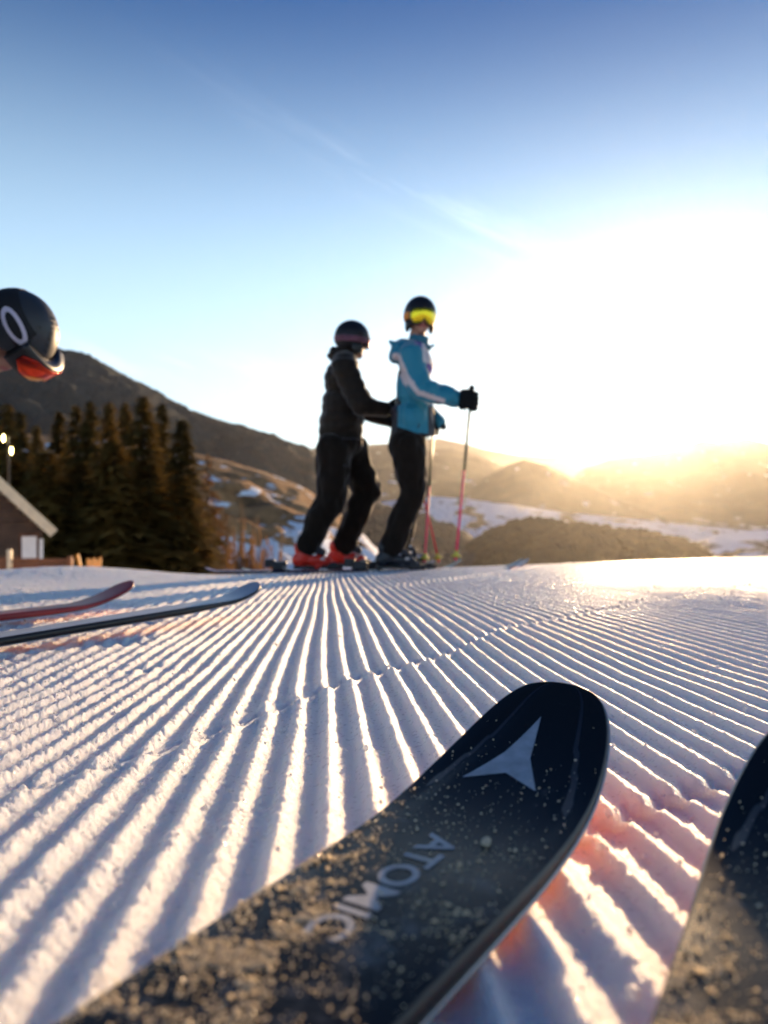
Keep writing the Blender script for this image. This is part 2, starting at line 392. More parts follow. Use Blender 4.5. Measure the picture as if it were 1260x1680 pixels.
ZZ = np.where(inside, ZZ - .05, ZZ + .035)
o = link('snow_field', mesh_np('snow_field', np.stack([XX, YY, ZZ], -1).reshape(-1, 3), grid_faces(len(ys_), len(xs))), M_snow2)
tag(o, kind='structure')

# ------------------------------------------------------------------ hills and valley
def hill_mat(name, cols, scale, snow=0.0, snow_scale=0.004, forest_bump=0.0, low=None):
    """patchwork of woods, dry grass and snow; cols = [(position, colour)]"""
    m = bpy.data.materials.new(name); m.use_nodes = True
    n, l = nodes(m); b = n['Principled BSDF']; b.inputs['Roughness'].default_value = 0.95; b.inputs['Specular IOR Level'].default_value = 0.1
    t = n.new('ShaderNodeTexCoord')
    ns = n.new('ShaderNodeTexNoise'); ns.inputs['Scale'].default_value = scale; ns.inputs['Detail'].default_value = 9; ns.inputs['Roughness'].default_value = .62
    l.new(t.outputs['Object'], ns.inputs['Vector'])
    cr = n.new('ShaderNodeValToRGB'); e = cr.color_ramp.elements
    e[0].position, e[0].color = cols[0][0], (*cols[0][1], 1); e[1].position, e[1].color = cols[-1][0], (*cols[-1][1], 1)
    for p, c in cols[1:-1]:
        k = e.new(p); k.color = (*c, 1)
    l.new(ns.outputs['Fac'], cr.inputs['Fac'])
    out = cr.outputs['Color']
    if snow:
        mpn = n.new('ShaderNodeMapping'); mpn.inputs['Scale'].default_value = (1, .45, 2.0); l.new(t.outputs['Object'], mpn.inputs[0])
        s = n.new('ShaderNodeTexNoise'); s.inputs['Scale'].default_value = snow_scale; s.inputs['Detail'].default_value = 6; s.inputs['Roughness'].default_value = .55; s.inputs['Distortion'].default_value = .4
        l.new(mpn.outputs[0], s.inputs['Vector'])
        gm = n.new('ShaderNodeNewGeometry'); sp = n.new('ShaderNodeSeparateXYZ'); l.new(gm.outputs['Position'], sp.inputs[0])
        mr = n.new('ShaderNodeMapRange'); mr.inputs['From Min'].default_value = 1 - snow - .02; mr.inputs['From Max'].default_value = 1 - snow + .02
        sv = s.outputs['Fac']
        if low:
            lo = n.new('ShaderNodeMapRange'); lo.inputs['From Min'].default_value = low[0]; lo.inputs['From Max'].default_value = low[1]; lo.inputs['To Min'].default_value = low[2]; lo.inputs['To Max'].default_value = 0
            l.new(sp.outputs['Z'], lo.inputs['Value']); aa = n.new('ShaderNodeMath'); l.new(sv, aa.inputs[0]); l.new(lo.outputs[0], aa.inputs[1]); sv = aa.outputs[0]
        l.new(sv, mr.inputs['Value'])
        mx = n.new('ShaderNodeMix'); mx.data_type = 'RGBA'; mx.inputs['B'].default_value = (.85, .88, .95, 1)
        l.new(mr.outputs[0], mx.inputs['Factor']); l.new(out, mx.inputs['A']); out = mx.outputs['Result']
    l.new(out, b.inputs['Base Color'])
    if forest_bump:
        v = n.new('ShaderNodeTexVoronoi'); v.inputs['Scale'].default_value = forest_bump; l.new(t.outputs['Object'], v.inputs['Vector'])
        bp = n.new('ShaderNodeBump'); bp.inputs['Strength'].default_value = 1.0; bp.inputs['Distance'].default_value = .6 / forest_bump; bp.invert = True
        l.new(v.outputs['Distance'], bp.inputs['Height']); l.new(bp.outputs[0], b.inputs['Normal'])
    return m
def ridge(name, pts, d, near, zbase, m, rough=.12, seed=1, nx=420, ny=70, nfreq=10, teeth=0.0, back=.5):
    """a mountain whose crest follows pts (bearing x, height y) at distance d; its foot lies at distance near"""
    px = np.linspace(pts[0][0], pts[-1][0], nx)
    hy = np.interp(px, [p[0] for p in pts], [p[1] for p in pts])
    X = (px - 630) / F * d; H = CAMZ + (840 - hy) / F * d
    v = np.concatenate([np.linspace(0, 1, ny), 1 + np.linspace(0, back, 16)[1:]])
    V = []
    vv, XXm = np.meshgrid(v, X, indexing='ij'); HH = np.broadcast_to(H, vv.shape)
    dist = near + (d - near) * vv
    Xw = XXm * (dist / d) ** .35
    up = np.where(vv <= 1, sst(vv, 0, 1) * .35 + vv * .65, 1 - (vv - 1) * 1.1)
    span = HH - zbase
    L = d / nfreq
    rid = 1 - np.abs(2 * (fbm(Xw / L, dist / L * .8, 5, seed) + .5) - 1) * 2
    n_ = rid * .5 + fbm(Xw / L * 2.3, dist / L * 2.3, 4, seed + 9)
    env = 4 * np.clip(vv, 0, 1) * (1 - np.clip(vv, 0, 1)) * .9 + .02
    Z = zbase + span * up + n_ * env * rough * np.abs(span).mean() * 2.0
    Z += fbm(Xw / L * 9, dist / L * 9, 3, seed + 3) * rough * .12 * np.abs(span).mean()
    if teeth: Z += teeth * vnoise(Xw * .12, dist * .12, None, seed + 7)
    o = link(name, mesh_np(name, np.stack([Xw, dist, Z], -1).reshape(-1, 3), grid_faces(len(v), nx)), m)
    tag(o, kind='structure'); return o
BR, DK = (.13, .085, .048), (.022, .026, .02)
m_far = hill_mat('distant_woods', [(.35, (.03, .04, .035)), (.55, (.06, .06, .05)), (.7, (.16, .12, .08))], .0016)
m_mid = hill_mat('valley_woods', [(.35, DK), (.5, (.04, .04, .03)), (.62, (.10, .08, .05)), (.72, (.2, .15, .1))], .004, snow=.34, snow_scale=.010, low=(-260, 0, .36))
m_left = hill_mat('wooded_slope', [(.38, (.020, .032, .038)), (.5, (.030, .042, .048)), (.60, (.065, .055, .048)), (.72, (.12, .09, .07))], .006, snow=.30, snow_scale=.006, forest_bump=.09)  # blue haze over the slope put into its darker tones
m_brown = hill_mat('dry_grass_slope', [(.33, (.09, .055, .03)), (.45, (.30, .15, .065)), (.6, (.50, .26, .11)), (.75, (.6, .36, .17))], .05, snow=.40, snow_scale=.07, low=(-32, -3, .26))
m_wood = hill_mat('larch_wood', [(.35, (.014, .011, .007)), (.5, (.028, .020, .011)), (.68, (.06, .04, .02))], .03, forest_bump=.09)
m_val = hill_mat('valley_floor', [(.38, (.03, .028, .02)), (.47, (.10, .075, .045)), (.56, (.19, .13, .08)), (.7, (.26, .19, .12))], .0045, snow=.58, snow_scale=.009)

ridge('far_mountains', [(-2500, 752), (-900, 748), (300, 745), (490, 742), (540, 728), (580, 731), (640, 727), (720, 719), (760, 727), (800, 738), (850, 747), (900, 750), (940, 743), (1000, 745), (1100, 748), (1300, 740), (1700, 742), (3200, 748)], 13000, 9000, -250, m_far, .10, 3, nx=700)
ridge('right_mountain', [(880, 870), (920, 800), (960, 768), (1000, 754), (1060, 745), (1110, 738), (1150, 722), (1185, 725), (1225, 719), (1262, 729), (1400, 745), (1700, 742), (2600, 752), (3600, 750)], 6500, 3300, -300, m_mid, .07, 5, nx=600)
ridge('middle_mountain', [(200, 850), (420, 800), (560, 765), (600, 735), (640, 728), (700, 737), (740, 735), (780, 743), (850, 775), (940, 800), (1040, 850)], 6200, 3600, -260, m_mid, .06, 8, nx=600)
ridge('wooded_knoll', [(640, 900), (720, 862), (770, 810), (800, 782), (832, 763), (860, 754), (898, 764), (945, 787), (1000, 812), (1060, 838), (1140, 880)], 4300, 2700, -230, m_mid, .05, 31, nx=500)
ridge('snowy_terrace', [(200, 880), (380, 850), (470, 838), (560, 832), (640, 822), (700, 814), (760, 818), (840, 828), (920, 840), (1000, 848), (1100, 858), (1250, 872), (1500, 890)], 2800, 1500, -190, hill_mat('terrace_fields', [(.36, (.018, .016, .012)), (.5, (.05, .038, .024)), (.7, (.2, .13, .08))], .014, snow=.565, snow_scale=.013, forest_bump=.06), .06, 33, nx=700, nfreq=12)
ridge('left_mountain', [(-2600, 420), (-1200, 400), (-500, 440), (-120, 520), (40, 556), (100, 577), (160, 595), (240, 636), (320, 679), (400, 708), (460, 728), (530, 765), (600, 815), (680, 860), (760, 900)], 2600, 900, -130, m_left, .10, 12, nx=900, ny=110, nfreq=7, teeth=9)
ridge('grass_hillside', [(-900, 640), (-200, 690), (200, 725), (330, 747), (380, 757), (450, 780), (500, 800), (545, 832), (600, 880), (640, 930), (700, 980)], 620, 210, -45, m_brown, .09, 15, nx=500, nfreq=9)
ridge('larch_hill', [(690, 985), (735, 938), (765, 900), (795, 875), (845, 858), (880, 852), (950, 862), (1010, 869), (1060, 873), (1120, 888), (1180, 912), (1240, 960)], 1500, 950, -140, m_wood, .07, 19, nx=600, nfreq=14, teeth=10)
ridge('snowy_ridge', [(1060, 960), (1120, 905), (1180, 880), (1240, 868), (1300, 862), (1500, 850), (1900, 860), (2500, 900)], 1500, 700, -110, hill_mat('ridge_fields', [(.38, (.03, .028, .02)), (.5, (.07, .055, .035)), (.7, (.15, .11, .07))], .012, snow=.52, snow_scale=.009), .10, 23, nx=300, nfreq=9)
# valley floor to the horizon
xs = np.linspace(-1, 1, 260); ys_ = 90 * (26000 / 90) ** np.linspace(0, 1, 190)
YY, TT = np.meshgrid(ys_, xs, indexing='ij'); XX = np.sign(TT) * np.abs(TT) ** 1.3 * (YY * 1.6 + 200)
ZZ = -13 - .085 * np.clip(YY - 90, 0, 1500) - .012 * np.clip(YY - 1590, 0, 1400) + fbm(XX / 420, YY / 420, 6, 55) * np.clip(YY * .045, 3, 90) - np.clip(YY - 6000, 0, None) * .01
o = link('valley', mesh_np('valley', np.stack([XX, YY, ZZ], -1).reshape(-1, 3), grid_faces(len(ys_), len(xs))), m_val)
tag(o, kind='structure')

#PART2
# ------------------------------------------------------------------ conifers and bushes
M_bark = mat('bark', (.06, .042, .03), .9, var=.4, vscale=6)
def needles_mat(name, a, b_):
    m = bpy.data.materials.new(name); m.use_nodes = True
    n, l = nodes(m); b = n['Principled BSDF']; b.inputs['Roughness'].default_value = .75; b.inputs['Specular IOR Level'].default_value = .15
    t = n.new('ShaderNodeTexCoord'); ns = n.new('ShaderNodeTexNoise'); ns.inputs['Scale'].default_value = 1.3; ns.inputs['Detail'].default_value = 6
    l.new(t.outputs['Object'], ns.inputs['Vector']); oi = n.new('ShaderNodeObjectInfo')
    ad = n.new('ShaderNodeMath'); ad.operation = 'MULTIPLY_ADD'; l.new(oi.outputs['Random'], ad.inputs[0]); ad.inputs[1].default_value = .25; l.new(ns.outputs['Fac'], ad.inputs[2])
    cr = n.new('ShaderNodeValToRGB'); cr.color_ramp.elements[0].position = .35; cr.color_ramp.elements[1].position = .85
    cr.color_ramp.elements[0].color = (*a, 1); cr.color_ramp.elements[1].color = (*b_, 1)
    l.new(ad.outputs[0], cr.inputs[0]); l.new(cr.outputs[0], b.inputs['Base Color'])
    tr = n.new('ShaderNodeBsdfTranslucent'); l.new(cr.outputs[0], tr.inputs['Color'])
    mx = n.new('ShaderNodeMixShader'); mx.inputs[0].default_value = .42
    l.new(b.outputs[0], mx.inputs[1]); l.new(tr.outputs[0], mx.inputs[2]); l.new(mx.outputs[0], n['Material Output'].inputs['Surface'])
    return m
M_spruce = needles_mat('spruce_needles', (.038, .040, .014), (.36, .22, .055))  # brighter brown end paints sunlit patches into the crowns
M_larch = needles_mat('larch_twigs', (.16, .08, .03), (.38, .20, .07))
M_twig = needles_mat('brown_twigs', (.10, .055, .025), (.24, .13, .055))
def conifer_mesh(name, H, Rb, seed, dens=1.0, droop=.5, clump=.16):
    r = np.random.RandomState(seed); V = []; Fc = []
    h = .06 * H
    lean = r.uniform(-.01, .01, 2)
    while h < H * .985:
        f = 1 - h / H
        nb = int((7 + 3 * f) * dens)
        for k in range(nb):
            L = Rb * (f ** 1.02) * r.uniform(.55, 1.12) + .05
            a = r.uniform(0, 2 * math.pi); hh = h + r.uniform(-.15, .15)
            ns = max(2, int(L / .26))
            for s in range(ns):
                q = (s + r.uniform(.3, 1)) / ns; rad = L * q
                zc = hh - droop * L * q ** 1.4 * .6 + .12 * q * L * (1 if f < .3 else 0)
                c = np.array([math.cos(a) * rad + lean[0] * h, math.sin(a) * rad + lean[1] * h, zc])
                for j in range(3):
                    cs = clump * (.45 + .9 * min(1, f * 2.2)); w = cs * r.uniform(.6, 1.4) * (1.2 - .4 * q); ln = cs * r.uniform(1.3, 2.3)
                    th = a + r.uniform(-1.1, 1.1); dv = np.array([math.cos(th), math.sin(th), r.uniform(-.9, .1)]) * ln
                    sv = np.array([-math.sin(th), math.cos(th), r.uniform(-.5, .5)]) * w * .5
                    i0 = len(V); V += [c - sv, c + sv, c + dv]; Fc.append((i0, i0 + 1, i0 + 2))
        h += .30 * (0.7 + .6 * f)
    return mesh_np(name, V, Fc, False)
def tree(kind, x, topy, d, W, seed, protos, label, cat, group, crown_mat):
    base = at(x, 900, d); gz = float(far_ground(np.array([base.x]), np.array([base.y]))[0]) - .2
    top = at(x, topy, d).z; H = top - gz
    o = empty(kind, (base.x, base.y, gz), rnd.uniform(0, 6.28)); o.scale = (W, W, H)
    tag(o, label, cat, group)
    link('trunk', protos['trunk'], M_bark, o); link('crown', protos['crown'][seed % len(protos['crown'])], crown_mat, o)
    return o
bm = bmesh.new(); cone(bm, (0, 0, 0), (0, 0, .97), .06, .005, 8); tm = bpy.data.meshes.new('trunk'); bm.to_mesh(tm); bm.free()
def unit(me, H, Rb):
    n = len(me.vertices); co = np.empty(n * 3, np.float32); me.vertices.foreach_get('co', co); co = co.reshape(-1, 3)
    co[:, :2] /= Rb; co[:, 2] /= H; me.vertices.foreach_set('co', co.ravel()); me.update(); return me
spruce = {'trunk': tm, 'crown': [unit(conifer_mesh('crown', 15, 2.3, 100 + k, 1.6, .75, .26), 15, 2.3) for k in range(4)]}
larch = {'trunk': tm, 'crown': [unit(conifer_mesh('crown', 10, 2.0, 200 + k, .9, .1, .15), 10, 2.0) for k in range(2)]}
back = [(8, 655, 50, 4.1), (34, 668, 56, 3.6), (60, 690, 60, 3.6), (97, 668, 57, 3.8), (125, 658, 55, 3.6), (150, 650, 54, 3.8), (178, 652, 57, 4.0), (205, 652, 55, 3.6), (235, 643, 52, 4.7), (266, 655, 55, 3.8), (298, 680, 49, 4.4)]
front = [(-60, 700, 44, 4.9), (20, 745, 44, 5.2), (80, 735, 42, 5.2), (135, 752, 43, 5.5), (187, 715, 42, 5.4), (245, 740, 43, 5.2), (300, 772, 44, 4.6)]
side = [(-140, 640, 52, 4.6), (-220, 660, 50, 4.6)]
order = ['leftmost', 'second', 'third', 'fourth', 'fifth', 'sixth', 'seventh', 'eighth', 'ninth', 'tenth', 'last']
for i, (x, ty, d, w) in enumerate(back):
    extra = {5: ', tall with a full crown', 8: ', tallest and broadest', 10: ', at the right end'}.get(i, '')
    tree('spruce_tree', x, ty, d, w, i, spruce, f'dark back-row spruce, {order[i]} treetop from the left{extra}', 'tree', 'spruce trees behind the wooden hut', M_spruce)
for i, (x, ty, d, w) in enumerate(front):
    nm = ['first', 'second', 'third', 'fourth', 'fifth', 'sixth', 'seventh'][i]
    tree('spruce_tree', x, ty, d, w, i + 2, spruce, f'brown-lit spruce in the front row of the stand, {nm} from the left', 'tree', 'spruce trees behind the wooden hut', M_spruce)
for i, (x, ty, d, w) in enumerate(side):
    tree('spruce_tree', x, ty, d, w, i, spruce, ['spruce standing nearest the hut gable at the stand\'s left edge', 'spruce at the far left end beyond the hut roof'][i], 'tree', 'spruce trees behind the wooden hut', M_spruce)
tree('larch_tree', 340, 738, 64, 3.6, 0, larch, 'bare orange-brown larch at the right end of the spruce stand', 'tree', 'larches on the slope edge', M_larch)
tree('larch_tree', 372, 835, 60, 3.4, 1, larch, 'small orange larch just right of the taller larch', 'tree', 'larches on the slope edge', M_larch)
tree('larch_tree', 352, 800, 52, 3.0, 1, larch, 'middle orange larch in front of the taller larch', 'tree', 'larches on the slope edge', M_larch)
tree('larch_tree', 325, 810, 47, 3.0, 0, larch, 'low orange larch against the last dark spruce', 'tree', 'larches on the slope edge', M_larch)
def bush_mesh(seed):
    r = np.random.RandomState(seed); V = []; Fc = []
    for k in range(900):
        u = r.normal(size=3); u /= np.linalg.norm(u); u[2] = abs(u[2]); rr = r.uniform(.35, 1) ** .6
        c = u * rr * np.array([1, 1, 1]) * (0.8 + .25 * math.sin(5 * math.atan2(u[1], u[0]) + seed))
        th = r.normal(size=3) * .10; sv = r.normal(size=3) * .035
        th[2] = abs(th[2]) * 1.6
        i0 = len(V); V += [c - sv, c + sv, c + th]; Fc.append((i0, i0 + 1, i0 + 2))
    return mesh_np('twigs', V, Fc, False)
bushes = [bush_mesh(3), bush_mesh(8)]
bm = bmesh.new()
for k in range(7):
    a = k * .9; cone(bm, (0, 0, 0), (math.cos(a) * .5, math.sin(a) * .5, .75), .035, .01, 6)
stemm = bpy.data.meshes.new('stem'); bm.to_mesh(stemm); bm.free()
for i, (x, ty, d, w, lb) in enumerate([(402, 852, 34, .9, 'bare brown bush standing left of the pair behind the ski tips'), (432, 880, 33, .8, 'bare brown bush in the middle of three behind the ski tips'), (456, 900, 32, .6, 'lowest bare brown bush just left of the red ski boots'), (376, 890, 36, .7, 'rusty brown bush at the foot of the orange larches')]):
    b0 = at(x, 900, d); gz = float(far_ground(np.array([b0.x]), np.array([b0.y]))[0])
    o = empty('bare_bush', (b0.x, b0.y, gz), rnd.uniform(0, 6)); o.scale = (w, w, at(x, ty, d).z - gz)
    tag(o, lb, 'bush', 'bare bushes beyond the crest'); link('stem', stemm, M_bark, o); link('twigs', bushes[i % 2], M_twig, o)

# ------------------------------------------------------------------ wooden hut
M_plank = mat('weathered_timber', (.075, .045, .03), .8, var=.45, vscale=3, bump=.4, bscale=30)
M_plank2 = mat('red_brown_timber', (.13, .05, .025), .8, var=.4, vscale=3)
M_fascia = mat('sunlit_timber', (.75, .6, .4), .6, var=.15, vscale=5)  # cream of the sunlit roof edge put into the timber colour
M_white = mat('white_paint', (.75, .74, .74), .55, var=.08, vscale=8)
M_roof = mat('roof_shingle', (.65, .5, .34), .7, var=.2, vscale=9)
hut = empty('wooden_hut', (-9.74, 17.55, -2.66), R(27)); tag(hut, 'dark timber hut with a pale steep roof edge, at the left below the spruces', 'hut')
# local frame: x along the gable wall, y into depth, z up.  right wall corner x=1.7, ridge x=-.3
zr, ze = 4.95, 2.62                          # ridge and wall top at the corner
r_ = random.Random(3); k = 0; z = 0.0
while z < 4.7:
    hgt = .155; zt = z + hgt - .008
    half = 2.4 if zt < zr - 2.4 else max(.05, (zr - zt) - .05)
    bm = bmesh.new(); y0 = r_.uniform(-.012, .0)
    box(bm, -.35 - half, -.35 + half, y0, .06, z, zt); fin(bm, 'plank', M_plank if z > 1.85 else M_plank2, hut); z += hgt; k += 1
bm = bmesh.new(); box(bm, -2.72, 2.02, .065, 5.0, 0, 2.5); fin(bm, 'wall', M_plank, hut)
bm = bmesh.new()
for s in (-1, 1):
    ang_ = R(-45) * s
    m_ = Matrix.Translation((-.35, 2.2, zr)) @ Matrix.Rotation(s * R(45), 4, 'Y')
    box(bm, 0 if s > 0 else -3.6, 3.6 if s > 0 else 0, -2.9, 2.9, -.02, .10, m_)
fin(bm, 'roof', M_roof, hut)
for s in (-1, 1):
    bm = bmesh.new(); m_ = Matrix.Translation((-.35, -.745, zr)) @ Matrix.Rotation(s * R(45), 4, 'Y')
    box(bm, 0 if s > 0 else -3.64, 3.64 if s > 0 else 0, -.04, 0, -.10, .115, m_); fin(bm, 'barge_board', M_fascia, hut)
bm = bmesh.new(); box(bm, 1.60, 1.91, -.05, -.022, 1.80, 2.30); w_ = fin(bm, 'shutter', M_white, hut)
bm = bmesh.new(); box(bm, 1.97, 2.05, -.05, -.022, 1.7, 2.24); fin(bm, 'corner_board', M_white, hut)
bm = bmesh.new(); box(bm, 1.55, 1.94, -.03, -.015, 1.74, 2.36); fin(bm, 'window_frame', M_plank2, hut)
# fence in front of the hut
M_fence = mat('fence_timber', (.20, .075, .03), .75, var=.35, vscale=5)
M_orange = mat('sunlit_orange_timber', (.75, .30, .05), .6, var=.2, vscale=9)  # warm light on the wooden slats put into this orange
f_ = empty('board_fence', at(-20, 945, 12)); tag(f_, 'low red-brown board fence running in front of the timber hut', 'fence')
for i in range(3):
    bm = bmesh.new(); box(bm, -1.6, 1.28 - .0 * i, 0, .03, .02 + i * .085, .09 + i * .085); fin(bm, 'rail', M_fence, f_)
for i, xx in enumerate((-1.3, -.5, .345, 1.25)):
    bm = bmesh.new(); box(bm, xx - .03, xx + .03, -.065, -.003, -.9, .40 if i == 2 else .3); fin(bm, 'post', M_fascia if i == 2 else M_fence, f_)
g_ = empty('picket_fence', at(150, 942, 11)); tag(g_, 'short glowing orange picket fence with one tilted post, right of the hut', 'fence')
for i in range(5):
    bm = bmesh.new(); h_ = [.215, .20, .225, .20, .235][i]
    box(bm, -.07 + i * .042, -.035 + i * .042, 0, .015, -.5, h_ - .0); fin(bm, 'picket', M_orange, g_)
bm = bmesh.new(); box(bm, -.08, .14, .018, .035, .03, .07); fin(bm, 'rail', M_orange, g_)
bm = bmesh.new(); box(bm, -.02, .02, -.03, -.005, -.5, .28, Matrix.Translation((-.13, 0, 0)) @ Matrix.Rotation(R(-12), 4, 'Y')); fin(bm, 'post', M_orange, g_)
# two small lit lamps on a mast near the hut
M_lamp = mat('lamp_glow', (.9, .75, .3), .5, emit=((1.0, .78, .25), 14))
M_dark = mat('dark_metal', (.02, .02, .022), .45)
mst = empty('floodlight_mast', at(14, 945, 22)); tag(mst, 'dark mast with two small yellow lamps in front of the spruces', 'lamp')
bm = bmesh.new(); cone(bm, (0, 0, -2.5), (0, 0, 3.85), .04, .03, 8); cone(bm, (-.13, 0, 3.83), (.13, 0, 3.43), .015, .015, 6); fin(bm, 'mast', M_dark, mst)
for dx, dz in ((-.105, 3.80), (.115, 3.45)):
    bm = bmesh.new(); ball(bm, (dx, -.08, dz), (.03, .03, .10), u=10, v=8); fin(bm, 'lamp', M_lamp, mst, True)

# ------------------------------------------------------------------ skis
def ski_z(s, H, L, e, camber=0.0):
    return H * np.clip((L - s) / L, 0, None) ** e
def make_ski(name, p, mats, label, group=None, hi=False, binding=True):
    """p: length, half width, tip height, tip length, exponent, rounding length"""
    LEN, W, H, L, e, rl, th = p[:7]
    n1, n2, tap = p[7:] if len(p) > 7 else (2.3, 2.1, .2 * W)
    ns = 260 if hi else 90; nt = 25 if hi else 9
    s = np.concatenate([rl * (np.linspace(0, 1, ns // 2) ** 2.6), np.linspace(rl, LEN, ns)[1:]])
    hw = np.where(s < rl, W * np.clip(1 - (np.clip(rl - s, 0, None) / rl) ** n1, 0, 1) ** (1 / n2), W - tap * np.clip((s - rl - .03) / .6, 0, 1) + .12 * W * np.clip((s - LEN * .6) / (LEN * .4), 0, 1))
    te = LEN - s; hw = hw * np.clip(1 - (np.clip(.05 - te, 0, None) / .05) ** 2.5, 0.02, 1) ** .5
    hw = np.maximum(hw, .002)
    zt = ski_z(s, H, L, e) + .35 * H * np.clip((.10 - te) / .10, 0, 1) ** 2
    thk = th * (.35 + .65 * sst(s, 0, .35)) * (.5 + .5 * sst(te, 0, .2))
    t = np.linspace(-1, 1, nt)
    def sheet(w_in, dz, rounding=0.0):
        tt_, ss = np.meshgrid(t, s); hh = np.maximum(hw - w_in, .0005)[:, None]
        Z = (zt + dz)[:, None] - rounding * np.abs(tt_) ** 6
        return np.stack([-ss, tt_ * hh, np.broadcast_to(Z, tt_.shape)], -1)
    root = empty(name); tag(root, label, 'ski', group)
    # core: base, side walls and top as one closed strip
    ring = []
    bot = sheet(.0, -thk * 1.0 - .0012); top = sheet(.0012, -.0006, .0010)
    ringv = np.concatenate([top, bot[:, ::-1]], 1)
    n2 = ringv.shape[1]
    q = grid_faces(len(s), n2, True)
    core = link('core', mesh_np('core', ringv.reshape(-1, 3), q[:, ::-1]), mats['side'], root)
    core.data.materials.append(mats['base'])
    mi = np.zeros(len(q), np.int32); col = np.tile(np.arange(n2), len(s) - 1); mi[(col >= nt) & (col < n2 - 1)] = 1
    core.data.polygons.foreach_set('material_index', mi)
    tp = sheet(.0022, .0004, .0012)
    if hi: # shallow spine lines moulded in the deck
        tt_, ss = np.meshgrid(t, s)
        tp[..., 2] += -.0012 * np.exp(-((np.abs(tt_) - .55 - .25 * sst(ss, .03, .16)) / .10) ** 2) * (1 - sst(ss, .14, .22))
    link('topsheet', mesh_np('topsheet', tp.reshape(-1, 3), grid_faces(len(s), nt)[:, ::-1]), mats['top'], root)
    for sg in (-1, 1):
        a = []
        for (wo, dz) in ((-.0009, 0), (-.0009, .0018), (-.003, .0018), (-.003, 0)):
            a.append(np.stack([-s, sg * np.maximum(hw - (-wo if wo > -.002 else .003) * (-1 if wo > -.002 else 1), .0003), zt - thk - .0016 + dz], -1))
        a = np.stack(a, 1)
        link('steel_edge', mesh_np('steel_edge', a.reshape(-1, 3), grid_faces(len(s), 4, True)), mats['edge'], root)
    if binding:
        c = -LEN * .56
        zb = .0
        bm = bmesh.new(); box(bm, c + .12, c + .20, -.035, .035, .001, .05, bevel=.01); box(bm, c + .16, c + .23, -.02, .02, .001, .035, bevel=.006); fin(bm, 'toe_binding', mats['bind'], root)
        bm = bmesh.new(); box(bm, c - .25, c - .15, -.035, .035, .001, .06, bevel=.01); box(bm, c - .30, c - .23, -.02, .02, .02, .075, bevel=.008); fin(bm, 'heel_binding', mats['bind'], root)
    root['_w'] = W
    del root['_w']
    return root, (s, zt, hw)
def deck_mat(name, base, dirt=0.0):
    m = bpy.data.materials.new(name); m.use_nodes = True
    n, l = nodes(m); b = n['Principled BSDF']; b.inputs['Roughness'].default_value = .17
    b.inputs['Specular IOR Level'].default_value = .05
    t = n.new('ShaderNodeTexCoord')
    ns = n.new('ShaderNodeTexNoise'); ns.inputs['Scale'].default_value = 900; ns.inputs['Detail'].default_value = 3; l.new(t.outputs['Object'], ns.inputs[0])
    # thin frost film that thickens away from the tip
    fr = n.new('ShaderNodeTexNoise'); fr.inputs['Scale'].default_value = 32; fr.inputs['Detail'].default_value = 10; fr.inputs['Roughness'].default_value = .72; l.new(t.outputs['Object'], fr.inputs[0])
    sx = n.new('ShaderNodeSeparateXYZ'); l.new(t.outputs['Object'], sx.inputs[0])
    gr = n.new('ShaderNodeMapRange'); gr.inputs['From Min'].default_value = -.16; gr.inputs['From Max'].default_value = -.36; gr.inputs['To Min'].default_value = 0; gr.inputs['To Max'].default_value = .14
    l.new(sx.outputs['X'], gr.inputs['Value'])
    ad = n.new('ShaderNodeMath'); ad.operation = 'ADD'; l.new(fr.outputs['Fac'], ad.inputs[0]); l.new(gr.outputs[0], ad.inputs[1])
    cr = n.new('ShaderNodeMapRange'); cr.inputs['From Min'].default_value = .62; cr.inputs['From Max'].default_value = .80; cr.inputs['To Max'].default_value = dirt
    l.new(ad.outputs[0], cr.inputs['Value'])
    mx = n.new('ShaderNodeMix'); mx.data_type = 'RGBA'; mx.inputs['A'].default_value = (*base, 1); mx.inputs['B'].default_value = (.7, .74, .8, 1)
    l.new(cr.outputs[0], mx.inputs['Factor']); l.new(mx.outputs['Result'], b.inputs['Base Color'])
    bp = n.new('ShaderNodeBump'); bp.inputs['Strength'].default_value = .04; bp.inputs['Distance'].default_value = .0002
    l.new(ns.outputs['Fac'], bp.inputs['Height']); l.new(bp.outputs[0], b.inputs['Normal'])
    return m
M_deck = deck_mat('charcoal_deck', (.012, .015, .019), .12)
M_side = mat('ski_sidewall', (.012, .008, .008), .4)
M_base = mat('ski_base_red', (.95, .20, .02), .4)
M_edge = mat('steel', (.35, .34, .34), .3, metal=1.0)
M_print = mat('deck_print', (.34, .37, .42), .5, var=.25, vscale=90)
M_crumb = bpy.data.materials.new('ice_grains'); M_crumb.use_nodes = True
_n, _l = nodes(M_crumb); _b = _n['Principled BSDF']; _b.inputs['Base Color'].default_value = (.82, .85, .9, 1); _b.inputs['Roughness'].default_value = .18; _b.inputs['Specular IOR Level'].default_value = .6
_t = _n.new('ShaderNodeBsdfTranslucent'); _t.inputs['Color'].default_value = (1.0, .88, .64, 1); _x = _n.new('ShaderNodeMixShader'); _x.inputs[0].default_value = .72  # gold tint puts low sunlight into the clear ice
_l.new(_b.outputs[0], _x.inputs[1]); _l.new(_t.outputs[0], _x.inputs[2]); _l.new(_x.outputs[0], _n['Material Output'].inputs['Surface'])
M_bind = mat('binding_plastic', (.02, .02, .022), .4)
CM = dict(top=M_deck, side=M_side, base=M_base, edge=M_edge, bind=M_bind)
CP = (1.78, .0623, .0633, .2616, 2.341, .143, .011, 1.684, 3.817, .019)
skiA, (s_, z_, h_) = make_ski('ski', CP, CM, 'frosted charcoal ski with a pale three-pointed emblem, nearest the camera', 'skis at the camera', hi=True)
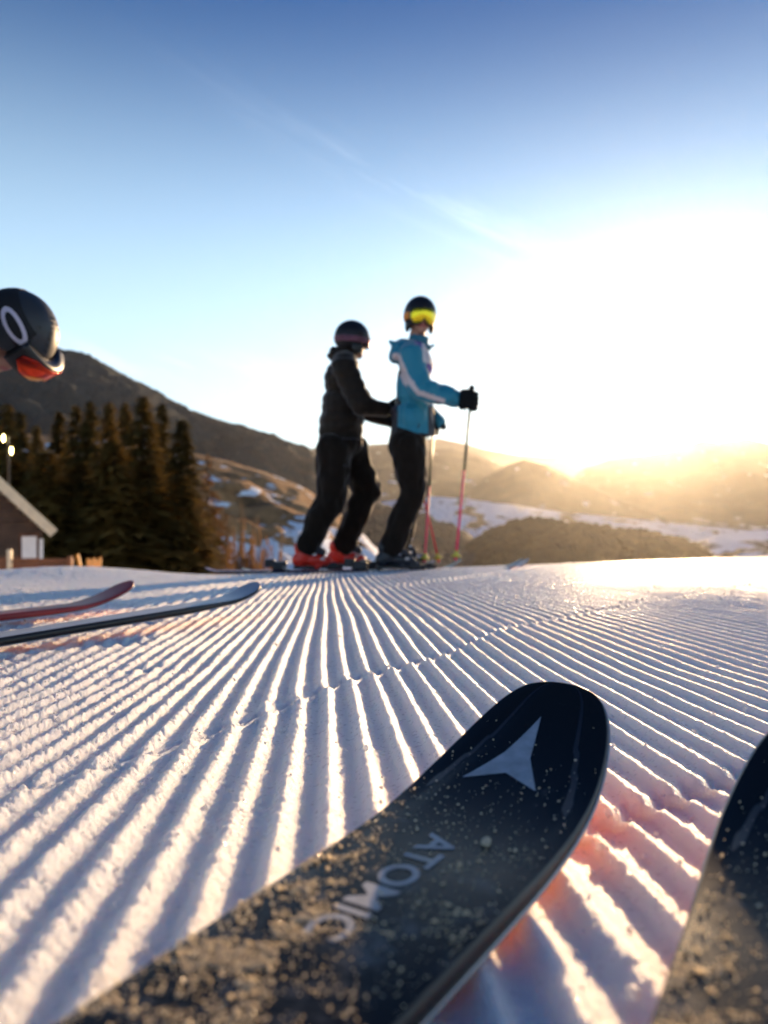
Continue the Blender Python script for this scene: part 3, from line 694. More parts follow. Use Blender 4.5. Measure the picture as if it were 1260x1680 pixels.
def on_deck(bm):
    for v in bm.verts:
        s, t = v.co.x, v.co.y
        v.co = Vector((-s, -t, float(np.interp(s, s_, z_)) + .0009 + v.co.z - .0012 * (abs(t) / .058) ** 6))
# emblem, drawn in deck coordinates (s from the tip, t to the right)
bm = bmesh.new()
star = [(.0435, -.004), (.097, .0055), (.1375, .0235), (.1215, -.0045), (.1395, -.031), (.0945, -.0150)]
cv = bm.verts.new((.108, -.0045, 0)); pv_ = [bm.verts.new((a, b, 0)) for a, b in star]
for i in range(6): bm.faces.new((cv, pv_[i], pv_[(i + 1) % 6]))
bmesh.ops.subdivide_edges(bm, edges=bm.edges[:], cuts=6, use_grid_fill=True)
bmesh.ops.recalc_face_normals(bm, faces=bm.faces[:]); on_deck(bm); fin(bm, 'emblem', M_print, skiA)
def lettering(txt, s0, s1, tc_, cap, parent, m, flip=1):
    c = bpy.data.curves.new('t', 'FONT'); c.body = txt; c.resolution_u = 6; c.offset = .018
    o = bpy.data.objects.new('t', c); COL.objects.link(o)
    me = bpy.data.meshes.new_from_object(o.evaluated_get(bpy.context.evaluated_depsgraph_get())); bpy.data.objects.remove(o)
    bm = bmesh.new(); bm.from_mesh(me); xs_ = [v.co.x for v in bm.verts]; ys2 = [v.co.y for v in bm.verts]
    x0, x1, y0, y1 = min(xs_), max(xs_), min(ys2), max(ys2)
    for v in bm.verts:
        v.co = Vector((s0 + (v.co.x - x0) / (x1 - x0) * (s1 - s0), tc_ + ((v.co.y - y0) / (y1 - y0) - .5) * cap, 0))
    bmesh.ops.triangulate(bm, faces=bm.faces[:])
    on_deck(bm); fin(bm, 'lettering', m, parent)
lettering('ATOMIC', .224, .367, -.004, .021, skiA, M_print)
def crumbs(parent, n=12500, seed=1):
    r = np.random.RandomState(seed)
    ico = bmesh.new(); bmesh.ops.create_icosphere(ico, subdivisions=1, radius=1)
    iv = np.array([v.co[:] for v in ico.verts]); ifc = np.array([[v.index for v in f.verts] for f in ico.faces]); ico.free()
    V = []; Q = []; k = 0
    while k < n:
        m = 6000
        s = .03 + r.rand(m) ** .75 * .62; t = r.uniform(-.056, .056, m)
        nn = fbm(s * 55, t * 55, 4, 5, .6) + .5; n3 = fbm(s * 160, t * 160, 2, 8) + .5
        edge = sst(s, .15, .22) * sst(-t, .06 - .26 * (s - .14), .072 - .26 * (s - .14)) ; dens = (.10 + .55 * edge) * np.clip((nn - .52) * 8, 0, 1) ** 1.6 * sst(s, .12, .34) + .02 * sst(s, .02, .2) + .16 * edge * sst(n3, .45, .62); dens = dens * (1 - .7 * (s > .215) * (s < .335) * (np.abs(t + .004) < .014))  # grains packed where sunlight clears the tip's shadow, imitating the bright strip
        okk = r.rand(m) < dens * .45
        for a, b in zip(s[okk], t[okk]):
            hwid = float(np.interp(a, s_, h_)) - .003
            if abs(b) > hwid: continue
            sz = r.choice([.00022, .00036, .00055, .0009], p=[.36, .36, .22, .06]) * r.uniform(.8, 1.3)
            q = iv * sz * r.uniform(.55, 1.3, (12, 1)) @ np.diag(r.uniform(.7, 1.3, 3))
            q = q + np.array([-a, -b, float(np.interp(a, s_, z_)) + .0006 + sz * .35])
            V.append(q); Q.append(ifc + 12 * k); k += 1
            if k >= n: break
    o = link('snow_crumbs', mesh_np('snow_crumbs', np.concatenate(V), np.concatenate(Q), False), M_crumb, parent); tag(o, kind='stuff'); return o
crumbs(skiA)
# one melted lump by the lettering
bm = bmesh.new(); ball(bm, (0, 0, 0), (.004, .003, .0025), u=10, v=7)
for v in bm.verts: v.co += Vector((rnd.uniform(-1, 1), rnd.uniform(-1, 1), rnd.uniform(-1, 1))) * .0006
bmesh.ops.translate(bm, verts=bm.verts, vec=(-.2205, -.020, float(np.interp(.2205, s_, z_)) + .002)); o = fin(bm, 'snow_lump', M_crumb, skiA, True)
def place_ski(root, x, y, z, az, pitch, roll=0.0):
    root.matrix_world = Matrix.Translation((x, y, z)) @ Matrix.Rotation(math.pi / 2 - az, 4, 'Z') @ Matrix.Rotation(pitch, 4, 'Y') @ Matrix.Rotation(roll, 4, 'X')
def place_cam_ski(root, x, y, az): place_ski(root, x, y, -.0497 * y + .024, az, math.atan(.0497 * math.cos(az)), .04)
skiB = skiA.copy(); COL.objects.link(skiB)
for ch in list(skiA.children):
    c = ch.copy(); COL.objects.link(c); c.parent = skiB
skiB['label'] = 'second charcoal ski, cut off by the right edge, crusted with frost tinted sun-gold'
place_cam_ski(skiA, .14946, .68133, .50033); place_cam_ski(skiB, .3169, .5543, .5333)

# ------------------------------------------------------------------ people
M_skin = mat('person_skin', (.5, .28, .2), .55, vcol=True)
def nz3(co, sc, seed): return vnoise(co[:, 0] * sc, co[:, 1] * sc, co[:, 2] * sc, seed)[:, None] - .5
def wrinkle(a1, s1, a2, s2, seed, quilt=None):
    def fn(co, no):
        d = a1 * nz3(co, s1, seed) + a2 * nz3(co * np.array([1, 1, .6]), s2, seed + 4)
        if quilt:
            p, amp = quilt; d = d + amp * (np.abs(np.sin(math.pi * (co[:, 2:3] + .02 * nz3(co, 6, 9)) / p)) ** .6 - .6)
        return co + no * d
    return fn
def frame(fwd, up):
    f = Vector(fwd).normalized(); u = Vector(up); l_ = u.cross(f).normalized(); u = f.cross(l_).normalized()
    return Matrix((f, l_, u)).transposed()
def head_shapes(bm, C, Rm, s=1.0):
    T = Matrix.Translation(C) @ Rm.to_4x4() @ Matrix.Scale(s, 4)
    def b(c, r): ball(bm, T @ Vector(c), tuple(k * s for k in r), Rm)
    b((-.012, 0, .03), (.098, .078, .102)); b((.03, 0, -.035), (.062, .058, .08)); b((.062, 0, -.092), (.026, .03, .022))
    b((.095, 0, -.022), (.019, .013, .016)); b((.088, 0, .0), (.012, .009, .03)); b((.079, 0, -.058), (.016, .026, .010)); b((.077, 0, -.069), (.015, .022, .008))
    for k in (-1, 1):
        b((-.005, k * .078, -.008), (.018, .009, .03)); b((.055, k * .036, -.03), (.03, .022, .026)); b((.068, k * .032, .008), (.02, .016, .011)); b((.075, k * .03, .026), (.018, .022, .006))
def helmet(parent, C, Rm, m_shell, m_strap, m_lens, m_frame, vents=True, detail=1, s=1.0, strapw=.024, logo=None, m_vent=None, gz=1.0, gq=0.0, go=0.0):
    T = Matrix.Translation(C) @ Rm.to_4x4() @ Matrix.Scale(s, 4)
    RX, RY, RZ, cz = .138, .116, .132, .025
    def pos(az, el, k=1.0): # el: 0 = rim height ring ... pi/2 top
        return Vector((math.cos(az) * math.cos(el) * RX * k - .004, math.sin(az) * math.cos(el) * RY * k, cz + math.sin(el) * RZ * k))
    na, ne = 64, 20
    def rim(az):
        c = math.cos(az); a = abs(math.sin(az))
        return -.62 + .82 * (max(0, c) ** 1.2) + .0 * a - .12 * max(0, -c)
    V = []
    for j in range(ne):
        for i in range(na):
            az = 2 * math.pi * i / na; e0 = rim(az); el = e0 + (math.pi / 2 - e0) * j / (ne - 1)
            V.append(pos(az, el) if j < ne - 1 else pos(az, math.pi / 2))
    me = mesh_np('helmet', [tuple(T @ v) for v in V], grid_faces(ne, na, True))
    o = link('helmet', me, m_shell, parent)
    b2 = bmesh.new(); b2.from_mesh(me); bmesh.ops.remove_doubles(b2, verts=b2.verts, dist=1e-5); bmesh.ops.recalc_face_normals(b2, faces=b2.faces)
    bmesh.ops.solidify(b2, geom=b2.faces[:], thickness=.012 * s)
    b2.to_mesh(me); b2.free(); me.polygons.foreach_set('use_smooth', [True] * len(me.polygons))
    # ear pads and lining
    for k in (-1, 1):
        bm = bmesh.new(); ball(bm, T @ Vector((.0, k * .088, -.06)), (.05 * s, .018 * s, .045 * s), Rm); fin(bm, 'ear_pad', m_frame, o, True)
    if vents:
        spots = [(sg * R(16 + 10 * math.sin(k * .35)), R(22 + k * 8.5), .8 + .9 * (k == 4)) for sg in (-1, 1) for k in range(8)] + [(sg * R(48 + 3 * k), R(8 + k * 10), .9) for sg in (-1, 1) for k in range(5)]
        for az, el, st in spots:
            bm = bmesh.new(); p = pos(az, el, 1.0); nrm_ = Vector((p.x / RX ** 2, p.y / RY ** 2, (p.z - cz) / RZ ** 2)).normalized()
            mm = T @ Matrix.Translation(p) @ nrm_.to_track_quat('Z', 'Y').to_matrix().to_4x4() @ Matrix.Diagonal((1, st, 1, 1))
            bmesh.ops.create_cone(bm, cap_ends=True, segments=10, radius1=.0065, radius2=.0065, depth=.003, matrix=mm); fin(bm, 'vent', m_vent or m_frame, o)
    # goggles: frame, lens, strap round the helmet
    def band(name, a0, a1, zlo, zhi, off, m, thick, par, n=40, z_of=None, nzv=5):
        V = []
        for i in range(n):
            az = a0 + (a1 - a0) * i / (n - 1)
            for j in range(nzv):
                f = j / (nzv - 1); w0, w1 = (zlo, zhi) if z_of is None else z_of(az)
                z = w0 + (w1 - w0) * f; q = max(.05, 1 - ((z - cz) / (RZ + off)) ** 2) ** .5
                if z_of is not None: q = 1 - .35 * (1 - q)
                V.append(tuple(T @ Vector((math.cos(az) * (RX + off) * q - .004, math.sin(az) * (RY + off) * q, z))))
        me = mesh_np(name, V, grid_faces(n, nzv)); b2 = bmesh.new(); b2.from_mesh(me); bmesh.ops.recalc_face_normals(b2, faces=b2.faces)
        bmesh.ops.solidify(b2, geom=b2.faces[:], thickness=thick * s); b2.to_mesh(me); b2.free()
        me.polygons.foreach_set('use_smooth', [True] * len(me.polygons))
        return link(name, me, m, par)
    def nose(az): k = math.exp(-(az / .16) ** 2); return ((-.048 + .026 * k) * gz + gq, .040 * gz ** .5 + gq)
    def lensz(az): k = math.exp(-(az / .17) ** 2); e_ = max(0, abs(az) - .62) * .10; return ((-.040 + .022 * k + e_) * gz + gq, (.034 - e_) * gz ** .5 + gq)
    g = band('goggles', -.98, .98, 0, 0, .002 + go, m_frame, .018 + .6 * go, parent, z_of=nose)
    band('lens', -.86, .86, 0, 0, .007 + go, m_lens, .003, g, z_of=lensz)
    band('strap', .95, 2 * math.pi - .95, gq * 1.6 - strapw, gq * 1.6 + strapw, .003, m_strap, .003, g, n=60)
    return o, T, pos, band
def glove(parent, C, axis, palm, m, s=1.0, side=1, seed=0):
    """closed hand round a shaft that runs along axis; palm = direction from shaft to the palm"""
    a = Vector(axis).normalized(); p = Vector(palm); p = (p - a * p.dot(a)).normalized(); q = a.cross(p)
    bm = bmesh.new(); C = Vector(C)
    for k in range(4):
        b0 = C + a * (k - 1.5) * .0235 * s; rr = (.034 - .002 * abs(k - 1.3)) * s; fr = (.0125 - .0008 * (k == 0) - .0012 * (k == 3)) * s
        ch = [(b0 + p * .045 * s + q * side * .012 * s, fr * 1.05)]
        for th in (35, 85, 140, 195, 235):
            t_ = R(th); ch.append((b0 + (p * math.cos(t_) + q * side * math.sin(t_)) * rr, fr))
        limb(bm, *ch)
    rot = Matrix((a, q, p)).transposed()
    ball(bm, C + p * .042 * s, (.054 * s, .028 * s, .020 * s), rot)
    th0 = C + p * .040 * s + a * .040 * s - q * side * .012 * s
    limb(bm, (th0, .016 * s), (C + a * .052 * s + p * .010 * s - q * side * .034 * s, .0145 * s), (C + a * .050 * s - p * .020 * s - q * side * .024 * s, .0125 * s))
    return blob(bm, 'glove', m, parent, .0045 * s, 2)
def ski_boot(parent, heel, toe_dir, lean, m_shell, m_sole, m_buckle, s=1.0, top=.23):
    """heel = point on the sole under the ankle; built in the person's frame"""
    x = Vector(toe_dir).normalized(); yv = Vector((-x.y, x.x, 0)); B = Matrix((x, yv, Vector((0, 0, 1)))).transposed().to_4x4()
    T = Matrix.Translation(heel) @ B @ Matrix.Scale(s, 4)
    def P(*a): return T @ Vector(a)
    bm = bmesh.new()
    ball(bm, P(-.02, 0, .06), (.058 * s, .045 * s, .055 * s), B.to_3x3()); ball(bm, P(.07, 0, .06), (.085 * s, .048 * s, .045 * s), B.to_3x3()); ball(bm, P(.145, 0, .05), (.06 * s, .048 * s, .034 * s), B.to_3x3())
    cone(bm, P(-.008, 0, .05), P(lean, 0, top), .055 * s, .058 * s, 20); ball(bm, P(.0, 0, .14), (.062 * s, .055 * s, .06 * s))
    cone(bm, P(.10, 0, .03), P(.10, 0, .001), .04 * s, .04 * s)
    o = blob(bm, 'ski_boot', m_shell, parent, .008, 2)
    bm = bmesh.new(); box(bm, -.065, .205, -.034, .034, 0, .02, T); fin(bm, 'sole', m_sole, o)
    for k, (bx, bz) in enumerate(((.13, .068), (.075, .098), (lean * .4 + .05, .14), (lean * .6 + .052, .19))):
        bm = bmesh.new(); box(bm, bx - .012, bx + .014, -.052, .050, bz - .006, bz + .008, T); fin(bm, 'buckle', m_buckle, o)
    return o

M_glove = mat('black_glove', (.008, .008, .008), .7, spec=.15, var=.3, vscale=30)
M_hblack = mat('black_helmet', (.012, .011, .013), .45, spec=.3, coat=.1, bump=.05)
M_hgrey = mat('dark_grey_helmet', (.030, .032, .037), .5, coat=.05, var=.08, vscale=10)
M_goggle = mat('goggle_frame', (.015, .014, .014), .4)
M_pants = mat('black_ski_trousers', (.013, .0085, .0055), .8, spec=.12, var=.3, vscale=15, bump=.2, bscale=60)
M_puffer = mat('black_puffer_jacket', (.018, .012, .008), .65, spec=.15, var=.25, vscale=12)
M_teal = mat('teal_jacket', (.02, .2, .3), .6, vcol=True, bump=.15, bscale=150)
for _m in (M_pants, M_puffer, M_teal):
    _b = nodes(_m)[0]['Principled BSDF']; _b.inputs['Sheen Weight'].default_value = .35; _b.inputs['Sheen Roughness'].default_value = .35
M_redboot = mat('red_boot_shell', (.75, .03, .012), .35, var=.12, vscale=20)
M_blkboot = mat('black_boot_shell', (.012, .013, .018), .35, var=.2, vscale=20)
M_buckle = mat('buckle_metal', (.5, .5, .52), .3, metal=1)
def lens_mat(name, cols, axis=2, lo=-.05, hi=.05, em=0):
    m = bpy.data.materials.new(name); m.use_nodes = True; n, l = nodes(m); b = n['Principled BSDF']
    b.inputs['Metallic'].default_value = .75; b.inputs['Roughness'].default_value = .12
    t = n.new('ShaderNodeTexCoord'); sp = n.new('ShaderNodeSeparateXYZ'); l.new(t.outputs['Object'], sp.inputs[0])
    mr = n.new('ShaderNodeMapRange'); mr.inputs['From Min'].default_value = lo; mr.inputs['From Max'].default_value = hi; l.new(sp.outputs[axis], mr.inputs['Value'])
    cr = n.new('ShaderNodeValToRGB'); e = cr.color_ramp.elements
    e[0].color = (*cols[0][1], 1); e[0].position = cols[0][0]; e[1].color = (*cols[-1][1], 1); e[1].position = cols[-1][0]
    for p_, c_ in cols[1:-1]: k = e.new(p_); k.color = (*c_, 1)
    l.new(mr.outputs[0], cr.inputs[0]); l.new(cr.outputs[0], b.inputs['Base Color'])
    return m

def skin_paint(C, Rm, Rn=None):
    inv = Rm.inverted(); M3 = np.array(inv); c = np.array(C)
    def f(co):
        q = (co - c) @ M3.T
        out = np.tile(np.array([.42, .20, .13]), (len(co), 1))
        hair = (q[:, 0] < -.03) & (q[:, 2] > -.05); out[hair] = (.05, .03, .02)
        lip = (np.abs(q[:, 2] + .064) < .010) & (q[:, 0] > .072) & (np.abs(q[:, 1]) < .026); out[lip] = (.40, .12, .10)
        low = q[:, 2] < -.16; out[low] = (.03, .03, .035)
        return out
    return f
def person(loc, rz, label, J, head, jacket, trousers, boots, skinfn=None):
    root = empty('person', loc, rz); tag(root, label, 'person')
    C, Rm = head
    bm = bmesh.new(); head_shapes(bm, C, Rm)
    V3 = lambda k: Vector(J[k])
    limb(bm, (V3('neck'), .055), (C - Rm.col[2] * .05 - Rm.col[0] * .01, .052)); limb(bm, (V3('neck'), .06), (V3('chest'), .11), (V3('belly'), .105), (V3('hip'), .115))
    for sd in 'lr':
        limb(bm, (V3('neck') + (V3('sh' + sd) - V3('neck')) * .3, .06), (V3('sh' + sd), .048), (V3('el' + sd), .036), (V3('wr' + sd), .026), (V3('wr' + sd) + (V3('wr' + sd) - V3('el' + sd)).normalized() * .05, .024))
        limb(bm, (V3('hip'), .09), (V3('hp' + sd), .075), (V3('kn' + sd), .052), (V3('an' + sd), .035)); limb(bm, (V3('an' + sd), .033), (V3('an' + sd) + Vector((.10, 0, -.05)), .026))
    body = blob(bm, 'body', M_skin, root, .0075, 2); paint(body, skin_paint(C, Rm))
    return root
def sleeve(bm, J, sd, r0, r1, r2, r3):
    limb(bm, (Vector(J['neck']) * .5 + Vector(J['sh' + sd]) * .5, r0 * 1.05), (J['sh' + sd], r0), ((Vector(J['sh' + sd]) + Vector(J['el' + sd])) / 2, (r0 + r1) * .5), (J['el' + sd], r1), ((Vector(J['el' + sd]) + Vector(J['wr' + sd])) / 2, r2), (J['wr' + sd], r3))
def leg(bm, J, sd, ra, rb, rc, rd):
    limb(bm, (J['hp' + sd], ra), ((Vector(J['hp' + sd]) * .5 + Vector(J['kn' + sd]) * .5), (ra + rb) * .5), (J['kn' + sd], rb), ((Vector(J['kn' + sd]) * .45 + Vector(J['an' + sd]) * .55), rc), (J['an' + sd], rd))

# person 1: teal jacket.  local frame: x to the right of the picture, y away, z up; metres = pixels * k
def jp(x, y, dep, x0, y0, k): return ((x - x0) * k, dep, (y0 - y) * k)
D1 = 5.30; k1 = D1 / F; P1 = at(658, 934, D1)
q = lambda x, y, dep=0: jp(x, y, dep, 658, 934, k1)
J = dict(neck=q(680, 575), chest=q(678, 620), belly=q(675, 670), hip=q(668, 712), shl=q(676, 592, .17), shr=q(672, 592, -.17), ell=q(690, 655, .22), elr=q(688, 648, -.23), wrl=q(722, 688, .16), wrr=q(748, 661, -.16),
         hpl=q(668, 735, .08), hpr=q(668, 735, -.09), knl=q(684, 800, .12), knr=q(677, 806, -.11), anl=q(655, 893, .13), anr=q(642, 895, -.12))
C1 = Vector(q(689, 522)); H1 = frame((.20, -.97, -.04), (.03, 0, 1))
p1 = person(P1, 0, 'skier in a teal jacket with white sleeve stripe and yellow goggles, holding pink poles', J, (C1, H1), None, None, None)
lens_y = lens_mat('yellow_mirror_lens', [(0, (.20, .55, .45)), (.17, (.45, .85, .7)), (.24, (.25, .22, .05)), (.30, (.95, .68, .02)), (.8, (1, .75, .03)), (1, (.8, .6, .2))], 0, -.005 + C1.x - .12, C1.x + .11)
M_ostrap = mat('orange_strap', (.75, .25, .03), .6)
helmet(p1, C1, H1, M_hblack, M_ostrap, lens_y, M_goggle, vents=False, s=.93, gz=1.5)
bm = bmesh.new()
ball(bm, q(682, 600), (.115, .19, .12)); ball(bm, q(679, 640), (.122, .185, .16)); ball(bm, q(676, 685), (.125, .18, .13)); limb(bm, (Vector(q(677, 690)), .13), (Vector(q(677, 705)), .128))
cone(bm, q(677, 668), q(678, 716), .130, .150, 28)
ball(bm, q(684, 577), (.075, .085, .05)); sleeve(bm, J, 'r', .085, .074, .068, .058); sleeve(bm, J, 'l', .082, .066, .060, .050)
# hood lying on the shoulders
ball(bm, q(657, 573), (.062, .11, .052)); ball(bm, q(650, 584), (.055, .10, .055)); ball(bm, q(668, 566), (.07, .105, .035)); limb(bm, (Vector(q(648, 566, -.04)), .022), (Vector(q(640, 561, -.02)), .010))
jk = blob(bm, 'jacket', M_teal, p1, .0085, 3, wrinkle(.022, 12, .016, 28, 3), clip=lambda co: co[:, 2] > (934 - 716) * k1)
seg = [np.array(q(648, 588)), np.array(q(664, 630)), np.array(q(683, 655)), np.array(q(722, 666))]
def teal(co):
    c = np.tile(np.array([.012, .21, .31]), (len(co), 1))
    back = (co[:, 0] < (646 - 658) * k1 + .018 * np.sin(co[:, 2] * 9)) & (co[:, 2] < (934 - 600) * k1); c[back] = (.012, .010, .018)
    low = (co[:, 0] < (652 - 658) * k1) & (co[:, 2] < (934 - 645) * k1); c[low] = (.014, .010, .022)
    fr = co[:, 0] > (705 - 658) * k1
    c[(co[:, 0] > (701 - 658) * k1) & (co[:, 2] < (934 - 668) * k1) & (co[:, 0] < .24)] = (.015, .012, .02)
    chest = (co[:, 0] > (686 - 658) * k1 - .25 * (co[:, 2] - (934 - 600) * k1)) & (co[:, 2] > (934 - 650) * k1) & (co[:, 1] > -.19) & (co[:, 0] < .26); c[chest] = (.08, .03, .28)
    c[(co[:, 0] > (691 - 658) * k1) & (co[:, 2] > (934 - 604) * k1) & (co[:, 2] < (934 - 566) * k1) & (co[:, 0] < .5)] = (.62, .55, .56)
    # stripe down the sleeve
    P = co[:, [0, 2]]; best = np.full(len(co), 9.)
    for a, b in zip(seg[:-1], seg[1:]):
        a2, b2 = a[[0, 2]], b[[0, 2]]; v = b2 - a2; t = np.clip(((P - a2) @ v) / (v @ v), 0, 1); best = np.minimum(best, np.linalg.norm(P - a2 - t[:, None] * v, axis=1))
    w = np.where(co[:, 2] > (934 - 640) * k1, .021, .014)
    c[(best < w) & (co[:, 1] < -.06)] = (.62, .52, .52)
    c[(co[:, 0] > (734 - 658) * k1)] = (.012, .21, .31)
    return c
paint(jk, teal)
M_zip = mat('zip_tape', (.02, .02, .025), .5)
def strip(name, pts, w, m, par):
    bm = bmesh.new()
    for a, b in zip(pts[:-1], pts[1:]): cone(bm, a, b, w, w, 8)
    return fin(bm, name, m, par, True)
strip('pocket_zip', [q(690, 690, -.135), q(684, 706, -.150)], .004, M_zip, p1)
strip('hem', [q(647, 715, -.10), q(662, 716, -.155), q(690, 716, -.155), q(708, 716, -.08)], .006, M_zip, p1)
M_tealc = mat('teal_collar', (.012, .13, .20), .6)
bm = bmesh.new(); cone(bm, q(683, 585), q(688, 552), .075, .066, 20); ball(bm, q(700, 571), (.035, .06, .02)); limb(bm, (Vector(q(700, 573, -.03)), .014), (Vector(q(712, 567, -.02)), .008)); blob(bm, 'collar', M_tealc, p1, .006, 1)
bm = bmesh.new(); ball(bm, q(670, 722), (.125, .165, .12)); leg(bm, J, 'l', .120, .088, .076, .078); leg(bm, J, 'r', .125, .092, .080, .080)
blob(bm, 'trousers', M_pants, p1, .009, 2, wrinkle(.022, 11, .018, 24, 8))
for sd, hx in (('r', 634), ('l', 655)):
    h = Vector(q(hx, 931)); h.y = J['an' + sd][1]; ski_boot(p1, h, (1, .12, 0), J['an' + sd][0] - h.x + .04, M_blkboot, M_goggle, M_buckle, .98)
def ski_pole(top, tip, label, grp, upper, lower, grip_m, basket_m, split=.47, strap=True):
    root = empty('ski_pole', tip); tag(root, label, 'ski pole', grp)
    a = Vector(top) - Vector(tip); L = a.length; u = a.normalized()
    bm = bmesh.new(); cone(bm, u * .03, u * (L * (1 - split)), .0065, .0085, 10); fin(bm, 'lower_shaft', lower, root, True)
    bm = bmesh.new(); cone(bm, u * (L * (1 - split)), u * (L - .10), .0085, .0088, 10); fin(bm, 'upper_shaft', upper, root, True)
    bm = bmesh.new(); limb(bm, (u * (L - .12), .012), (u * (L - .08), .015), (u * (L - .03), .013), (u * L, .019)); fin(bm, 'grip', grip_m, root, True)
    bm = bmesh.new(); cone(bm, u * .055, u * .072, .036, .012, 16); cone(bm, u * .05, u * .09, .011, .011, 10); fin(bm, 'basket', basket_m, root, True)
    bm = bmesh.new(); cone(bm, (0, 0, 0), u * .03, .002, .006, 8); fin(bm, 'tip', M_edge, root)
    if strap:
        bm = bmesh.new(); p0 = u * (L - .01)
        limb(bm, (p0, .004), (p0 + Vector((-.03, -.02, -.05)), .004), (p0 + Vector((-.05, -.01, -.11)), .004), (p0 + Vector((-.035, 0, -.16)), .004)); fin(bm, 'strap', grip_m, root, True)
    return root
M_pink = mat('pink_shaft', (.95, .04, .16), .5); M_dgreen = mat('dark_green_shaft', (.04, .06, .02), .35); M_basket = mat('yellow_basket', (.65, .62, .06), .45); M_redsh = mat('red_shaft', (.75, .06, .06), .35)
def wpt(x, y, d): return at(x, y, d)
gr = 'ski poles of the standing skiers'
hand_r = at(772, 658, D1 - .20); tip_r = at(747, 927, D1 - .25)
ski_pole(hand_r + (hand_r - tip_r).normalized() * .085, tip_r, 'pink ski pole gripped in the outstretched black glove, farthest right', gr, M_dgreen, M_pink, M_glove, M_basket)
top_l = at(712, 682, D1 + .16); tip_l = at(696, 930, D1 + .10)
ski_pole(top_l, tip_l, 'pink ski pole hanging upright just in front of the bent knee', gr, M_dgreen, M_pink, M_glove, M_basket)
top_c = at(668, 700, D1 + .33); tip_c = at(722, 929, D1 + .25)
ski_pole(top_c, tip_c, 'slanting red ski pole that crosses the upright pink pole low down', gr, M_redsh, M_redsh, M_glove, M_basket, strap=False)
ax = (hand_r - tip_r).normalized(); hl = hand_r - P1
glove(p1, hl, ax, Vector((-1, -.25, .1)), M_glove, 1.3, 1)
M_cuff = mat('red_cuff', (.7, .07, .09), .6)
wr = Vector(J['wrr']); bm = bmesh.new(); d_ = (hl - wr); limb(bm, (wr - d_ * .15, .048), (wr + d_ * .28, .043), (wr + d_ * .5, .034)); blob(bm, 'glove_cuff', M_glove, p1, .007, 1)
bm = bmesh.new(); limb(bm, (wr + d_ * .38, .043), (wr + d_ * .62, .040)); blob(bm, 'cuff_band', M_cuff, p1, .006, 1)
hl2 = top_l - P1 - (top_l - tip_l).normalized() * .08
glove(p1, hl2, (top_l - tip_l), Vector((-1, -.1, .1)), M_glove, 1.1, 1)
wl_ = Vector(J['wrl']); bm = bmesh.new(); limb(bm, (wl_, .043), (wl_ * .4 + hl2 * .6, .032)); blob(bm, 'glove_cuff', M_glove, p1, .007, 1)

# person 2: black puffer jacket, red boots
D2 = 5.55; k2 = D2 / F; P2 = at(540, 934, D2)
q = lambda x, y, dep=0: jp(x, y, dep, 540, 934, k2)
J2 = dict(neck=q(566, 592), chest=q(562, 635), belly=q(560, 685), hip=q(560, 722), shl=q(566, 608, .18), shr=q(568, 612, -.18), ell=q(604, 668, .25), elr=q(593, 671, -.22), wrl=q(650, 690, .22), wrr=q(630, 675, -.13),
          hpl=q(574, 742, .09), hpr=q(550, 742, -.09), knl=q(603, 806, .12), knr=q(547, 812, -.12), anl=q(564, 893, .13), anr=q(508, 893, -.12))
C2 = Vector(q(578, 560)); H2 = frame((.86, .50, -.06), (.06, 0, 1))
p2 = person(P2, 0, 'skier in a black quilted puffer jacket, black trousers and red boots, seen from behind', J2, (C2, H2), None, None, None)
lens_r = lens_mat('red_mirror_lens', [(0, (.5, .03, .02)), (1, (.8, .2, .05))], 0, 0, 1)
helmet(p2, C2, H2, M_hblack, mat('purple_red_strap', (.14, .05, .08), .7, var=.5, vscale=14), lens_r, M_goggle, vents=False, s=.93, strapw=.022)
bm = bmesh.new()
ball(bm, q(561, 625), (.125, .20, .14)); ball(bm, q(562, 665), (.145, .195, .16)); ball(bm, q(561, 700), (.145, .19, .10)); cone(bm, q(560, 690), q(559, 724), .15, .152, 28)
ball(bm, q(564, 590), (.08, .09, .06)); cone(bm, q(566, 595), q(572, 568), .08, .07, 18); ball(bm, q(561, 690), (.155, .19, .14)); sleeve(bm, J2, 'r', .090, .074, .062, .050); sleeve(bm, J2, 'l', .088, .070, .058, .044)
ball(bm, q(552, 583), (.058, .10, .045)); ball(bm, q(566, 576), (.07, .10, .03)); limb(bm, (Vector(q(548, 578, -.04)), .03), (Vector(q(541, 584, -.02)), .018))
blob(bm, 'jacket', M_puffer, p2, .0085, 3, wrinkle(.010, 12, .006, 30, 13, quilt=(.072, .009)), clip=lambda co: co[:, 2] > (934 - 724) * k2)
bm = bmesh.new(); ball(bm, q(561, 730), (.140, .175, .12)); leg(bm, J2, 'l', .130, .100, .084, .084); leg(bm, J2, 'r', .130, .102, .086, .086)
blob(bm, 'trousers', M_pants, p2, .009, 2, wrinkle(.030, 10, .024, 22, 18))
for sd, hx in (('r', 500), ('l', 552)):
    h = Vector(q(hx, 931)); h.y = J2['an' + sd][1]; ski_boot(p2, h, (1, .10, 0), J2['an' + sd][0] - h.x + .02, M_redboot, M_goggle, M_buckle)
strip('hem', [q(527, 722, -.09), q(541, 723, -.150), q(577, 723, -.155), q(596, 722, -.08)], .007, M_zip, p2)
strip('pocket_flap', [q(556, 765, -.205), q(578, 768, -.205)], .006, M_zip, p2)
